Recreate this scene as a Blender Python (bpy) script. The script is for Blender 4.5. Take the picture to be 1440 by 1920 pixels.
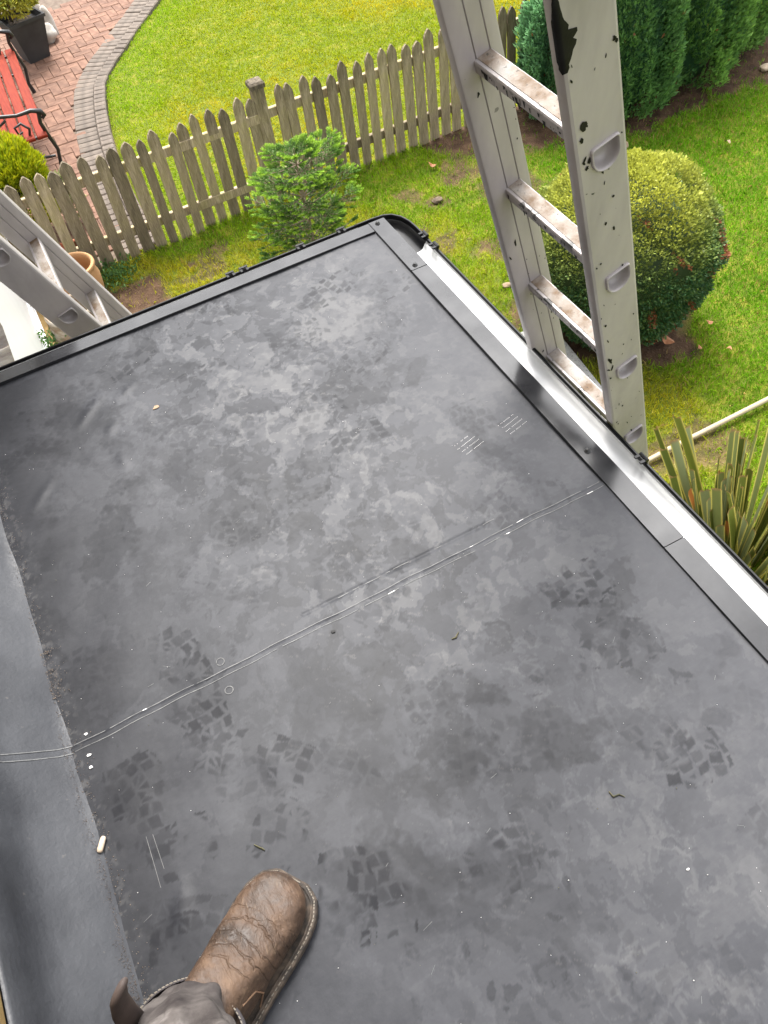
import bpy, bmesh, math, random
import numpy as np
from mathutils import Matrix, Vector
R = math.radians
random.seed(7)
rng = np.random.default_rng(7)
scene = bpy.context.scene
for o in list(bpy.data.objects):
    bpy.data.objects.remove(o)
C = scene.collection

# ------------------------------------------------------------------ camera, sky, sun, exposure
cam_data = bpy.data.cameras.new('camera')
cam_data.sensor_fit = 'HORIZONTAL'
cam_data.sensor_width = 36.0
cam_data.lens = 39.03
cam_data.clip_start = 0.02
cam_data.clip_end = 400.0
cam = bpy.data.objects.new('camera', cam_data)
C.objects.link(cam)
pit, rol, yaw = R(53.08), R(10.08), R(-19.25)
fw = Vector((0, math.cos(pit), -math.sin(pit)))
dn = Vector((0, -math.sin(pit), -math.cos(pit)))
rt = Vector((1, 0, 0))
rt2 = math.cos(rol) * rt + math.sin(rol) * dn
dn2 = -math.sin(rol) * rt + math.cos(rol) * dn
m3 = Matrix.Rotation(yaw, 3, 'Z') @ Matrix((rt2, -dn2, -fw)).transposed()
cam.matrix_world = Matrix.Translation((0, 0, 3.9)) @ m3.to_4x4()
scene.camera = cam

world = bpy.data.worlds.new('World')
scene.world = world
world.use_nodes = True
wn = world.node_tree
wn.nodes.clear()
w_out = wn.nodes.new('ShaderNodeOutputWorld')
w_bg = wn.nodes.new('ShaderNodeBackground')
w_sky = wn.nodes.new('ShaderNodeTexSky')
w_hs = wn.nodes.new('ShaderNodeHueSaturation')
SUN_EL, SUN_AZ = R(62), R(20)          # azimuth clockwise from +Y
w_sky.sky_type = 'NISHITA'
w_sky.sun_disc = False
w_sky.sun_elevation = SUN_EL
w_sky.sun_rotation = SUN_AZ
w_sky.air_density = 1.0
w_sky.dust_density = 4.0
w_sky.ozone_density = 1.0
w_hs.inputs['Saturation'].default_value = 0.12   # thin even cloud: the sky is nearly white
w_hs.inputs['Value'].default_value = 1.0
w_bg.inputs['Strength'].default_value = 0.15
wn.links.new(w_sky.outputs[0], w_hs.inputs['Color'])
wn.links.new(w_hs.outputs[0], w_bg.inputs['Color'])
wn.links.new(w_bg.outputs[0], w_out.inputs['Surface'])

sun_data = bpy.data.lights.new('sun', 'SUN')
sun_data.energy = 1.5
sun_data.angle = R(25)
sun_data.color = (1.0, 0.96, 0.9)
sun = bpy.data.objects.new('sun', sun_data)
C.objects.link(sun)
sd = Vector((math.sin(SUN_AZ) * math.cos(SUN_EL), math.cos(SUN_AZ) * math.cos(SUN_EL), math.sin(SUN_EL)))
sun.rotation_euler = sd.to_track_quat('Z', 'Y').to_euler()
sun.location = (3, 6, 12)

scene.render.engine = 'CYCLES'
scene.view_settings.view_transform = 'Standard'
scene.view_settings.look = 'None'
scene.view_settings.gamma = 1.0
scene.view_settings.use_curve_mapping = False
scene.view_settings.exposure = 2.0

# ------------------------------------------------------------------ helpers
WM = {}

def link(o, parent=None, world_m=None):
    C.objects.link(o)
    wm = world_m if world_m is not None else Matrix.Identity(4)
    if parent is not None:
        o.parent = parent
        o.matrix_parent_inverse = WM[parent.name].inverted()
    o.matrix_basis = wm
    WM[o.name] = wm
    return o

def thing(name, label, cat, loc, group=None):
    o = bpy.data.objects.new(name, None)
    o.empty_display_size = 0.1
    link(o, None, Matrix.Translation(loc))
    return tag(o, label, cat, group)

def tag(o, label=None, cat=None, group=None, kind=None):
    if label: o['label'] = label
    if cat: o['category'] = cat
    if group: o['group'] = group
    if kind: o['kind'] = kind
    return o

def raw_mesh(name, V, F, mats=(), smooth=False, midx=None):
    me = bpy.data.meshes.new(name)
    me.from_pydata([tuple(v) for v in V], [], [tuple(f) for f in F])
    for m in mats: me.materials.append(m)
    if midx is not None: me.polygons.foreach_set('material_index', np.asarray(midx, dtype=np.int32))
    if smooth: me.polygons.foreach_set('use_smooth', np.ones(len(me.polygons), dtype=bool))
    me.update()
    return me

def np_mesh(name, V, F, mats=(), smooth=False, col=None, floats=None):
    """fast mesh: V (n,3), F (m,k) all faces of k corners"""
    me = bpy.data.meshes.new(name)
    n, (m, k) = len(V), F.shape
    me.vertices.add(n); me.vertices.foreach_set('co', np.ascontiguousarray(V, dtype=np.float32).ravel())
    me.loops.add(m * k); me.loops.foreach_set('vertex_index', np.ascontiguousarray(F, dtype=np.int32).ravel())
    me.polygons.add(m)
    me.polygons.foreach_set('loop_start', np.arange(0, m * k, k, dtype=np.int32))
    me.polygons.foreach_set('loop_total', np.full(m, k, dtype=np.int32))
    if smooth: me.polygons.foreach_set('use_smooth', np.ones(m, dtype=bool))
    for mt in mats: me.materials.append(mt)
    me.update(calc_edges=True)
    if col is not None:
        a = me.color_attributes.new('Col', 'FLOAT_COLOR', 'POINT')
        c4 = np.ones((n, 4), dtype=np.float32); c4[:, :3] = col
        a.data.foreach_set('color', c4.ravel())
    for nm, arr in (floats or {}).items():
        a = me.attributes.new(nm, 'FLOAT', 'POINT')
        a.data.foreach_set('value', np.ascontiguousarray(arr, dtype=np.float32))
    return me

def obj(name, me, parent=None, wm=None):
    return link(bpy.data.objects.new(name, me), parent, wm)

class MB:
    def __init__(s): s.v = []; s.f = []; s.m = []
    def add(s, V, F, mi=0):
        o = len(s.v); s.v += [tuple(p) for p in V]
        for f in F: s.f.append(tuple(i + o for i in f)); s.m.append(mi)
    def box(s, lo, hi, mi=0, mat=None):
        x0, y0, z0 = lo; x1, y1, z1 = hi
        V = [Vector(p) for p in ((x0,y0,z0),(x1,y0,z0),(x1,y1,z0),(x0,y1,z0),(x0,y0,z1),(x1,y0,z1),(x1,y1,z1),(x0,y1,z1))]
        if mat: V = [mat @ p for p in V]
        s.add(V, ((0,3,2,1),(4,5,6,7),(0,1,5,4),(1,2,6,5),(2,3,7,6),(3,0,4,7)), mi)
    def bbox(s, lo, hi, b, mi=0, mat=None):
        """box whose top edges are chamfered by b"""
        x0, y0, z0 = lo; x1, y1, z1 = hi
        V = [(x0,y0,z0),(x1,y0,z0),(x1,y1,z0),(x0,y1,z0),(x0,y0,z1-b),(x1,y0,z1-b),(x1,y1,z1-b),(x0,y1,z1-b),
             (x0+b,y0+b,z1),(x1-b,y0+b,z1),(x1-b,y1-b,z1),(x0+b,y1-b,z1)]
        V = [Vector(p) for p in V]
        if mat: V = [mat @ p for p in V]
        s.add(V, ((0,3,2,1),(0,1,5,4),(1,2,6,5),(2,3,7,6),(3,0,4,7),(4,5,9,8),(5,6,10,9),(6,7,11,10),(7,4,8,11),(8,9,10,11)), mi)
    def rings(s, rings, cap0=True, cap1=True, closed=True, mi=0):
        n = len(rings[0]); V = [p for r in rings for p in r]; F = []
        for i in range(len(rings) - 1):
            for j in range(n if closed else n - 1):
                k = (j + 1) % n
                F.append((i*n+j, i*n+k, (i+1)*n+k, (i+1)*n+j))
        if cap0: F.append(tuple(range(n))[::-1])
        if cap1: F.append(tuple((len(rings)-1)*n + j for j in range(n)))
        s.add(V, F, mi)
    def tube(s, path, rad, n=8, mi=0):
        P = [Vector(p) for p in path]; rs = rad if hasattr(rad, '__len__') else [rad] * len(P)
        up = None; rr = []
        for i, p in enumerate(P):
            t = (P[min(i+1, len(P)-1)] - P[max(i-1, 0)]).normalized()
            if up is None: up = t.orthogonal().normalized()
            up = (up - t * up.dot(t)).normalized(); w = t.cross(up)
            rr.append([p + rs[i] * (math.cos(a) * up + math.sin(a) * w) for a in [2*math.pi*j/n for j in range(n)]])
        s.rings(rr, mi=mi)
    def lathe(s, prof, n=24, c=(0,0,0), mi=0, jit=0):
        rr = [[(c[0]+r*math.cos(2*math.pi*j/n), c[1]+r*math.sin(2*math.pi*j/n), c[2]+z) for j in range(n)] for r, z in prof]
        s.rings(rr, mi=mi)
    def mesh(s, name, mats, smooth=False):
        if not isinstance(mats, (list, tuple)): mats = [mats]
        me = raw_mesh(name, s.v, s.f, mats, smooth, s.m)
        bm = bmesh.new(); bm.from_mesh(me); bmesh.ops.recalc_face_normals(bm, faces=bm.faces); bm.to_mesh(me); bm.free()
        return me
    def build(s, name, mats, parent=None, smooth=False, wm=None, auto=None):
        me = s.mesh(name, mats, smooth or auto is not None)
        if auto is not None: me.set_sharp_from_angle(angle=R(auto))
        return obj(name, me, parent, wm)

def hash2(ix, iy, seed):
    h = (ix.astype(np.int64) * 374761393 + iy.astype(np.int64) * 668265263 + seed * 974634777) & 0xFFFFFFFF
    h = ((h ^ (h >> 13)) * 1274126177) & 0xFFFFFFFF
    h = h ^ (h >> 16)
    return (h & 0xFFFFFF) / float(0xFFFFFF)

def vnoise(x, y, seed=0):
    ix = np.floor(x); iy = np.floor(y); fx = x - ix; fy = y - iy
    fx = fx*fx*(3-2*fx); fy = fy*fy*(3-2*fy)
    a = hash2(ix, iy, seed); b = hash2(ix+1, iy, seed); c = hash2(ix, iy+1, seed); d = hash2(ix+1, iy+1, seed)
    return (a*(1-fx)+b*fx)*(1-fy) + (c*(1-fx)+d*fx)*fy

def fbm(x, y, f, octv=4, seed=0, gain=0.5):
    t = np.zeros_like(x, dtype=float); a = 1.0; s = 0.0
    for i in range(octv):
        t += a * vnoise(x*f + 17.3*i, y*f - 9.1*i, seed + i); s += a; a *= gain; f *= 2.03
    return t / s

def sstep(a, b, x):
    t = np.clip((x-a)/(b-a), 0, 1); return t*t*(3-2*t)

# ------------------------------------------------------------------ materials
class NT:
    def __init__(s, name):
        s.mat = bpy.data.materials.new(name); s.mat.use_nodes = True
        s.t = s.mat.node_tree; s.t.nodes.clear()
        s.out = s.n('ShaderNodeOutputMaterial'); s.p = s.n('ShaderNodeBsdfPrincipled')
        s.l(s.p.outputs[0], s.out.inputs['Surface'])
    def n(s, t, **kw):
        nd = s.t.nodes.new(t)
        for k, v in kw.items(): setattr(nd, k, v)
        return nd
    def l(s, a, b): s.t.links.new(a, b)
    def val(s, sock, v):
        if hasattr(v, 'links') or hasattr(v, 'is_linked'): s.l(v, sock)
        else: sock.default_value = v
    def coord(s, which='Object', scale=(1,1,1)):
        tc = s.n('ShaderNodeTexCoord'); mp = s.n('ShaderNodeMapping'); mp.inputs['Scale'].default_value = scale
        s.l(tc.outputs[which], mp.inputs['Vector']); return mp.outputs[0]
    def noise(s, vec, scale, detail=4, rough=0.55, dist=0):
        nd = s.n('ShaderNodeTexNoise'); nd.inputs['Scale'].default_value = scale; nd.inputs['Detail'].default_value = detail
        nd.inputs['Roughness'].default_value = rough; nd.inputs['Distortion'].default_value = dist
        s.l(vec, nd.inputs['Vector']); return nd.outputs['Fac']
    def ramp(s, fac, stops):
        r = s.n('ShaderNodeValToRGB'); cr = r.color_ramp
        while len(cr.elements) > 1: cr.elements.remove(cr.elements[-1])
        cr.elements[0].position = stops[0][0]; cr.elements[0].color = c4(stops[0][1])
        for p, c in stops[1:]:
            e = cr.elements.new(p); e.color = c4(c)
        s.l(fac, r.inputs[0]); return r.outputs[0]
    def mix(s, fac, a, b, mode='MIX'):
        m = s.n('ShaderNodeMix', data_type='RGBA', blend_type=mode)
        s.val(m.inputs[0], fac); s.val(m.inputs[6], c4(a) if isinstance(a, tuple) else a); s.val(m.inputs[7], c4(b) if isinstance(b, tuple) else b)
        return m.outputs[2]
    def math(s, op, a, b=0.0, clamp=False):
        m = s.n('ShaderNodeMath', operation=op, use_clamp=clamp); s.val(m.inputs[0], a); s.val(m.inputs[1], b); return m.outputs[0]
    def attr(s, name, out='Fac'):
        a = s.n('ShaderNodeAttribute'); a.attribute_name = name; return a.outputs[out]
    def rand(s): return s.n('ShaderNodeObjectInfo').outputs['Random']
    def bump(s, h, strength=0.3, dist=0.01):
        b = s.n('ShaderNodeBump'); b.inputs['Strength'].default_value = strength; b.inputs['Distance'].default_value = dist
        s.l(h, b.inputs['Height']); s.l(b.outputs[0], s.p.inputs['Normal'])
    def set(s, color=None, rough=None, metal=None, spec=None, coat=None):
        if color is not None: s.val(s.p.inputs['Base Color'], c4(color) if isinstance(color, tuple) else color)
        if rough is not None: s.val(s.p.inputs['Roughness'], rough)
        if metal is not None: s.val(s.p.inputs['Metallic'], metal)
        if spec is not None: s.val(s.p.inputs['Specular IOR Level'], spec)
        if coat is not None: s.p.inputs['Coat Weight'].default_value = coat
        return s.mat

def c4(c): return (c[0], c[1], c[2], 1.0) if len(c) == 3 else c
M = {}

def simple(name, c1, c2, scale, rough=0.6, metal=0.0, spec=0.5, bump=0.15, bd=0.004, cscale=(1,1,1), rnd=0.0, lo=.35, hi=.65, detail=5):
    if name not in ('upvc', 'chalk', 'chalk_dim', 'brick_buff'): c1 = tuple(.66*q for q in c1); c2 = tuple(.66*q for q in c2)
    t = NT(name); v = t.coord('Object', cscale); f = t.noise(v, scale, detail)
    col = t.ramp(f, ((lo, c1), (hi, c2)))
    if rnd:
        k = t.math('ADD', t.math('MULTIPLY', t.rand(), rnd), 1 - rnd/2)
        hs = t.n('ShaderNodeHueSaturation'); t.l(k, hs.inputs['Value']); t.l(col, hs.inputs['Color']); col = hs.outputs[0]
    t.set(col, rough, metal, spec)
    if bump: t.bump(t.noise(v, scale*3, 4), bump, bd)
    M[name] = t.mat
    return t.mat

def foliage_mat(name, rough=0.5, trans=0.3, spec=0.35):
    t = NT(name); col = t.attr('Col', 'Color'); t.set(col, rough, 0, spec)
    tr = t.n('ShaderNodeBsdfTranslucent'); t.l(col, tr.inputs['Color'])
    mx = t.n('ShaderNodeMixShader'); mx.inputs[0].default_value = trans
    t.l(t.p.outputs[0], mx.inputs[1]); t.l(tr.outputs[0], mx.inputs[2]); t.l(mx.outputs[0], t.out.inputs['Surface'])
    M[name] = t.mat; return t.mat

foliage_mat('leaf')
foliage_mat('grass_blade', 0.55, 0.35, 0.3)

# rubber membrane: dust level mixed with painted light and shade, and print marks, come from attributes of the sheet
t = NT('rubber'); v = t.coord('Object')
dust_shade = t.attr('dust'); mark = t.attr('mark'); chalk = t.attr('chalk')
fine = t.noise(v, 55, 6, 0.6); stretch = t.noise(t.coord('Object', (14, 60, 14)), 3.0, 4, 0.6, 0.6)
d2 = t.math('ADD', dust_shade, t.math('MULTIPLY', t.math('SUBTRACT', fine, 0.5), 0.22))
d2 = t.math('ADD', d2, t.math('MULTIPLY', t.math('SUBTRACT', stretch, 0.5), 0.12), True)
base = t.ramp(d2, ((0.0, (0.0130, 0.0136, 0.0164)), (0.30, (0.0220, 0.0228, 0.0268)), (0.62, (0.0395, 0.0406, 0.0462)), (1.0, (0.0740, 0.0740, 0.0770))))
base = t.mix(mark, base, (0.0105, 0.0109, 0.0130))
base = t.mix(chalk, base, (0.22, 0.21, 0.20))
sp = t.math('MULTIPLY', t.math('ADD', t.math('MULTIPLY', d2, 0.08), 0.12), t.math('SUBTRACT', 1.0, t.math('MULTIPLY', mark, .5)))
t.set(base, t.math('ADD', t.math('MULTIPLY', d2, 0.14), 0.40), 0, sp)
t.bump(t.math('ADD', fine, t.math('MULTIPLY', d2, 0.6)), 0.10, 0.003)
M['rubber'] = t.mat

t = NT('rubber_dusty'); v = t.coord('Object')
f1 = t.noise(v, 6, 5); f2 = t.noise(v, 60, 4)
b = t.ramp(f1, ((.3, (0.024, 0.0250, 0.0285)), (.7, (0.046, 0.0478, 0.0530))))
spk = t.ramp(f2, ((.70, (0, 0, 0)), (.76, (1, 1, 1))))
b = t.mix(t.math('MULTIPLY', spk, 0.25), b, (0.15, 0.135, 0.12))
t.set(b, 0.42, 0, 0.28); t.bump(t.math('ADD', t.noise(v, 14, 4), t.math('MULTIPLY', t.noise(v, 120, 3), .25)), 0.35, 0.01); M['rubber_dusty'] = t.mat

t = NT('trim_black'); v = t.coord('Object')
f1 = t.noise(v, 9, 5); f2 = t.noise(v, 130, 3)
t.set(t.ramp(f1, ((.35, (0.014, 0.0142, 0.0160)), (.7, (0.026, 0.0265, 0.029)))), t.ramp(f1, ((.35, (.14,)*3), (.7, (.24,)*3))), 0, 0.42)
t.p.inputs['IOR'].default_value = 1.5
t.bump(f2, 0.03, 0.001); M['trim_black'] = t.mat

t = NT('gutter_white'); v = t.coord('Object')
f1 = t.noise(v, 5, 5); f2 = t.noise(v, 85, 4); f3 = t.noise(v, 3, 3)
b = t.ramp(f1, ((.35, (0.52, 0.525, 0.525)), (.65, (0.60, 0.60, 0.597))))
sp = t.math('MULTIPLY', t.ramp(f2, ((.66, (0, 0, 0)), (.72, (1, 1, 1)))), t.ramp(f3, ((.45, (0, 0, 0)), (.62, (1, 1, 1)))))
b = t.mix(t.math('MULTIPLY', sp, 0.5), b, (0.30, 0.28, 0.25))
t.set(b, 0.35, 0, 0.5); M['gutter_white'] = t.mat
simple('gutter_black', (0.006, 0.006, 0.007), (0.012, 0.012, 0.013), 20, 0.3, 0, 0.2, 0.02)
simple('screw_black', (0.012, 0.012, 0.013), (0.03, 0.03, 0.03), 40, 0.3, 0, 0.5, 0.02)
simple('fascia', (0.02, 0.02, 0.022), (0.035, 0.035, 0.037), 8, 0.4)
simple('chalk', (0.55, 0.54, 0.52), (0.75, 0.74, 0.72), 40, 0.7)
simple('chalk_dim', (0.075, 0.075, 0.075), (0.125, 0.125, 0.12), 30, 0.6)
simple('seam_chalk', (0.11, 0.11, 0.11), (0.20, 0.20, 0.195), 60, 0.6)
simple('upvc', (0.80, 0.80, 0.80), (0.83, 0.83, 0.83), 4, 0.25, 0, 0.5, 0.01)
simple('upvc_gap', (0.10, 0.10, 0.10), (0.16, 0.16, 0.16), 20, 0.6)
simple('brick_buff', (0.13, 0.080, 0.022), (0.22, 0.145, 0.050), 18, 0.85, bump=0.4, rnd=0.3)
simple('mortar', (0.30, 0.27, 0.23), (0.40, 0.37, 0.32), 30, 0.9)
t = NT('glass'); t.set((0.40, 0.40, 0.42), 0.05, 0, 0.5); t.p.inputs['Transmission Weight'].default_value = 0.6; M['glass'] = t.mat

# aluminium with tar smears
def alu(name, tar, dirt):
    t = NT(name); v = t.coord('Object')
    f1 = t.noise(t.coord('Object', (1, 1, .25)), 18, 5); f2 = t.noise(v, 26, 5, 0.6, 0.5); f3 = t.noise(v, 3.0, 3); f4 = t.noise(v, 75, 3)
    b = t.ramp(f1, ((.3, (0.285, 0.262, 0.262)), (.7, (0.40, 0.368, 0.368))))
    blotch = t.math('MULTIPLY', t.ramp(f2, ((tar, (0, 0, 0)), (tar+.025, (1, 1, 1)))), t.ramp(f3, ((.38, (0, 0, 0)), (.55, (1, 1, 1)))))
    b = t.mix(t.math('MULTIPLY', t.ramp(f1, ((.5, (0, 0, 0)), (.75, (1, 1, 1)))), dirt), b, (0.16, 0.13, 0.10))
    b = t.mix(blotch, b, (0.010, 0.010, 0.0095))
    t.set(b, t.ramp(f4, ((.3, (.38,)*3), (.7, (.52,)*3))), t.math('SUBTRACT', 0.14, t.math('MULTIPLY', blotch, 0.14)), 0.5)
    t.bump(t.noise(v, 40, 4), 0.05, 0.002); M[name] = t.mat
alu('aluminium', .70, .10)
alu('aluminium_tarred', .55, .35)
alu('aluminium_clean', .76, .15)
t = NT('tread_dirt'); v = t.coord('Object')
f1 = t.noise(v, 22, 5, .6); f2 = t.noise(v, 120, 3)
b = t.ramp(f1, ((.35, (0.29, 0.27, 0.25)), (.5, (0.22, 0.185, 0.155)), (.65, (0.13, 0.085, 0.052))))
b = t.mix(t.ramp(f2, ((.62, (0, 0, 0)), (.7, (.7,)*3))), b, (0.045, 0.04, 0.035))
t.set(b, 0.7, 0.1, 0.3); t.bump(f2, .3, .002); M['tread_dirt'] = t.mat
simple('tar', (0.008, 0.008, 0.008), (0.016, 0.016, 0.016), 30, 0.5, 0, 0.15, 0.2)
simple('ladder_rubber', (0.02, 0.02, 0.02), (0.04, 0.04, 0.04), 30, 0.7)

# ground, wood, terracotta ...
t = NT('ground'); v = t.coord('Object')
soil = t.attr('soil'); f1 = t.noise(v, 9, 6, .65); f2 = t.noise(v, 60, 4, .6); f3 = t.noise(v, 1.1, 3)
turf = t.ramp(f1, ((.3, (0.055, 0.085, 0.008)), (.5, (0.11, 0.135, 0.012)), (.7, (0.19, 0.17, 0.02))))
earth = t.ramp(f1, ((.3, (0.035, 0.020, 0.012)), (.55, (0.085, 0.050, 0.030)), (.75, (0.15, 0.095, 0.058))))
earth = t.mix(t.math('MULTIPLY', t.ramp(f2, ((.64, (0, 0, 0)), (.7, (1, 1, 1)))), .6), earth, (0.26, 0.19, 0.125))
t.set(t.mix(soil, turf, earth), 0.95, 0, 0.2); t.bump(t.math('ADD', f1, f2), 0.7, 0.02); M['ground'] = t.mat

t = NT('weathered_wood'); v = t.coord('Object', (14, 14, 1.6)); vv = t.coord('Object')
g = t.noise(v, 4.2, 7, .72, .9); moss = t.noise(vv, 7, 4); rnd = t.rand()
tc = t.n('ShaderNodeTexCoord'); sx = t.n('ShaderNodeSeparateXYZ'); t.l(tc.outputs['Object'], sx.inputs[0])
b = t.ramp(g, ((.25, (0.085, 0.066, 0.048)), (.5, (0.275, 0.220, 0.150)), (.75, (0.50, 0.42, 0.30))))
gm = t.math('MULTIPLY', t.ramp(moss, ((.40, (0, 0, 0)), (.65, (1, 1, 1)))), t.ramp(rnd, ((.1, (.25,)*3), (.9, (.95,)*3))))
b = t.mix(t.math('MULTIPLY', gm, .40), b, (0.26, 0.24, 0.060))
tip = t.math('MULTIPLY', t.ramp(sx.outputs[2], ((.0, (0,)*3), (.70, (0,)*3), (.92, (1,)*3))), t.ramp(g, ((.3, (1,)*3), (.65, (.35,)*3))))
b = t.mix(t.math('MULTIPLY', tip, .85), b, (0.028, 0.022, 0.018))
hs = t.n('ShaderNodeHueSaturation'); t.l(b, hs.inputs['Color']); t.l(t.math('ADD', t.math('MULTIPLY', rnd, .75), .52), hs.inputs['Value'])
t.set(hs.outputs[0], .85, 0, .3); t.bump(g, .5, .006); M['weathered_wood'] = t.mat

simple('timber_pole', (0.50, 0.40, 0.26), (0.64, 0.54, 0.38), 3, .7, cscale=(1, 20, 20))
simple('paver_red', (0.165, 0.080, 0.050), (0.27, 0.145, 0.094), 12, .9, bump=.3, rnd=.35)
simple('paver_grey', (0.115, 0.090, 0.071), (0.20, 0.16, 0.128), 14, .9, bump=.3, rnd=.3)
simple('paving_sand', (0.13, 0.09, 0.065), (0.20, 0.15, 0.11), 20, .95)
simple('terracotta', (0.50, 0.26, 0.11), (0.62, 0.36, 0.17), 5, .8, bump=.1)
simple('terracotta_red', (0.46, 0.16, 0.09), (0.55, 0.21, 0.12), 8, .8)
t = NT('limed_pot'); v = t.coord('Object', (1, 1, 3)); f = t.noise(v, 5, 5, .6)
t.set(t.ramp(f, ((.36, (0.13, 0.04, 0.02)), (.47, (0.24, 0.18, 0.12)), (.60, (0.38, 0.34, 0.28)))), .85, 0, .3); M['limed_pot'] = t.mat
simple('bench_red', (0.215, 0.022, 0.009), (0.29, 0.040, 0.016), 6, .65, 0, .12, cscale=(12, 1, 12), rnd=.15)
simple('cast_iron', (0.012, 0.012, 0.014), (0.03, 0.03, 0.033), 14, .4)
simple('planter_grey', (0.030, 0.029, 0.032), (0.055, 0.053, 0.056), 6, .7)
simple('stone_pale', (0.42, 0.37, 0.32), (0.66, 0.62, 0.57), 6, .9, bump=.4)
simple('stone_brown', (0.32, 0.22, 0.14), (0.45, 0.33, 0.22), 7, .9, bump=.4)
t = NT('splattered_board'); v = t.coord('Object'); f1 = t.noise(v, 30, 5, .6); f2 = t.noise(v, 90, 3)
b = t.ramp(f1, ((.3, (0.27, 0.265, 0.26)), (.6, (0.42, 0.415, 0.40)))); b = t.mix(t.ramp(f2, ((.6, (0,)*3), (.66, (.9,)*3))), b, (0.05, 0.05, 0.05))
t.set(b, .8, 0, .3); M['splattered_board'] = t.mat
simple('bark', (0.09, 0.06, 0.04), (0.20, 0.15, 0.10), 30, .9, bump=.5)
simple('bark_pale', (0.26, 0.20, 0.13), (0.38, 0.31, 0.21), 30, .9)
simple('dead_leaf', (0.42, 0.15, 0.06), (0.60, 0.27, 0.13), 20, .7)
simple('foam', (0.62, 0.48, 0.34), (0.74, 0.60, 0.46), 30, .8)
simple('dust_deposit', (0.10, 0.078, 0.066), (0.22, 0.175, 0.15), 60, .95, bump=.5)
simple('twig', (0.05, 0.05, 0.02), (0.14, 0.12, 0.05), 40, .8)
simple('grit_mat', (0.10, 0.07, 0.05), (0.28, 0.22, 0.17), 200, .9, bump=0)

# leather and cloth
BOOT_AT = (-.246, .354, 2.404); BOOT_ANG = math.atan2(.59, .81)
t = NT('leather'); v = t.coord('Object')
f1 = t.noise(v, 16, 6, .62, .3); f2 = t.noise(v, 140, 4); f3 = t.noise(t.coord('Object', (2.2, .7, 1)), 38, 4, .6, 1.2)
b = t.ramp(f1, ((.28, (0.019, 0.012, 0.008)), (.43, (0.040, 0.0235, 0.0145)), (.56, (0.066, 0.038, 0.0225)), (.74, (0.115, 0.070, 0.042))))
b = t.mix(t.ramp(f3, ((.60, (0,)*3), (.72, (.45,)*3))), b, (0.17, 0.115, 0.072))
t.set(b, t.ramp(f1, ((.3, (.42,)*3), (.7, (.68,)*3))), 0, .4)
tc = t.n('ShaderNodeTexCoord'); mp = t.n('ShaderNodeMapping', vector_type='TEXTURE'); mp.inputs['Location'].default_value = BOOT_AT; mp.inputs['Rotation'].default_value = (0, 0, BOOT_ANG)
t.l(tc.outputs['Object'], mp.inputs['Vector']); sx = t.n('ShaderNodeSeparateXYZ'); t.l(mp.outputs[0], sx.inputs[0])
wob = t.n('ShaderNodeCombineXYZ'); yy = t.math('MULTIPLY', sx.outputs[1], sx.outputs[1])
xx = t.math('ADD', sx.outputs[0], t.math('MULTIPLY', yy, 7.0)); t.l(xx, wob.inputs[0]); t.l(sx.outputs[1], wob.inputs[1])
wv = t.n('ShaderNodeTexWave', wave_type='BANDS', bands_direction='X', wave_profile='SIN'); wv.inputs['Scale'].default_value = 15; wv.inputs['Distortion'].default_value = 5.5; wv.inputs['Detail'].default_value = 3; wv.inputs['Detail Scale'].default_value = 2.2
t.l(wob.outputs[0], wv.inputs['Vector'])
zone = t.math('MULTIPLY', t.ramp(t.math('ADD', t.math('MULTIPLY', sx.outputs[0], 5.0), .5), ((.42, (0,)*3), (.52, (1,)*3), (.80, (1,)*3), (.95, (0,)*3))), t.ramp(f1, ((.35, (.25,)*3), (.6, (1,)*3))))
crease = t.math('MULTIPLY', t.ramp(wv.outputs['Fac'], ((.0, (0,)*3), (.16, (1,)*3))), zone); crease = t.math('SUBTRACT', crease, zone)
dv = t.n('ShaderNodeVectorMath', operation='DISTANCE'); t.l(mp.outputs[0], dv.inputs[0]); dv.inputs[1].default_value = (.128, .004, .058)
scuff = t.math('MULTIPLY', t.ramp(dv.outputs['Value'], ((.008, (1,)*3), (.020, (0,)*3))), t.ramp(f3, ((.4, (.1,)*3), (.55, (1,)*3))))
b = t.mix(t.math('MULTIPLY', scuff, .7), b, (0.24, 0.22, 0.19)); b = t.mix(t.math('MULTIPLY', crease, -.18), b, (0.030, 0.018, 0.011))
t.set(b)
t.bump(t.math('ADD', t.math('ADD', t.math('MULTIPLY', f3, .6), t.math('MULTIPLY', f2, .25)), t.math('MULTIPLY', crease, .6)), .8, .006); M['leather'] = t.mat
simple('leather_tan', (0.14, 0.075, 0.040), (0.22, 0.125, 0.07), 22, .6)
simple('leather_dark', (0.045, 0.030, 0.026), (0.085, 0.058, 0.048), 25, .7)
simple('sole_rubber', (0.030, 0.022, 0.016), (0.14, 0.10, 0.07), 60, .8, lo=.4, hi=.7)
simple('welt_edge', (0.060, 0.038, 0.025), (0.17, 0.11, 0.07), 60, .7)
t = NT('trouser'); v = t.coord('Object')
f1 = t.noise(v, 11, 5, .6, .4); f2 = t.noise(v, 260, 3)
b = t.ramp(f1, ((.3, (0.024, 0.020, 0.020)), (.45, (0.052, 0.045, 0.043)), (.58, (0.095, 0.084, 0.079)), (.72, (0.20, 0.182, 0.174))))
t.set(b, .95, 0, .15); t.bump(t.math('ADD', f1, t.math('MULTIPLY', f2, .3)), .3, .006); M['trouser'] = t.mat
simple('trouser_hem', (0.040, 0.034, 0.037), (0.075, 0.064, 0.067), 12, .95)
simple('thread', (0.22, 0.19, 0.15), (0.30, 0.265, 0.22), 50, .9)

# ================================================================== SETTING
ZR = 2.4                                  # top of the flat roof
CAMP = np.array([0, 0, 3.9]); CR = np.array(m3)   # columns right, up, back

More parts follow.
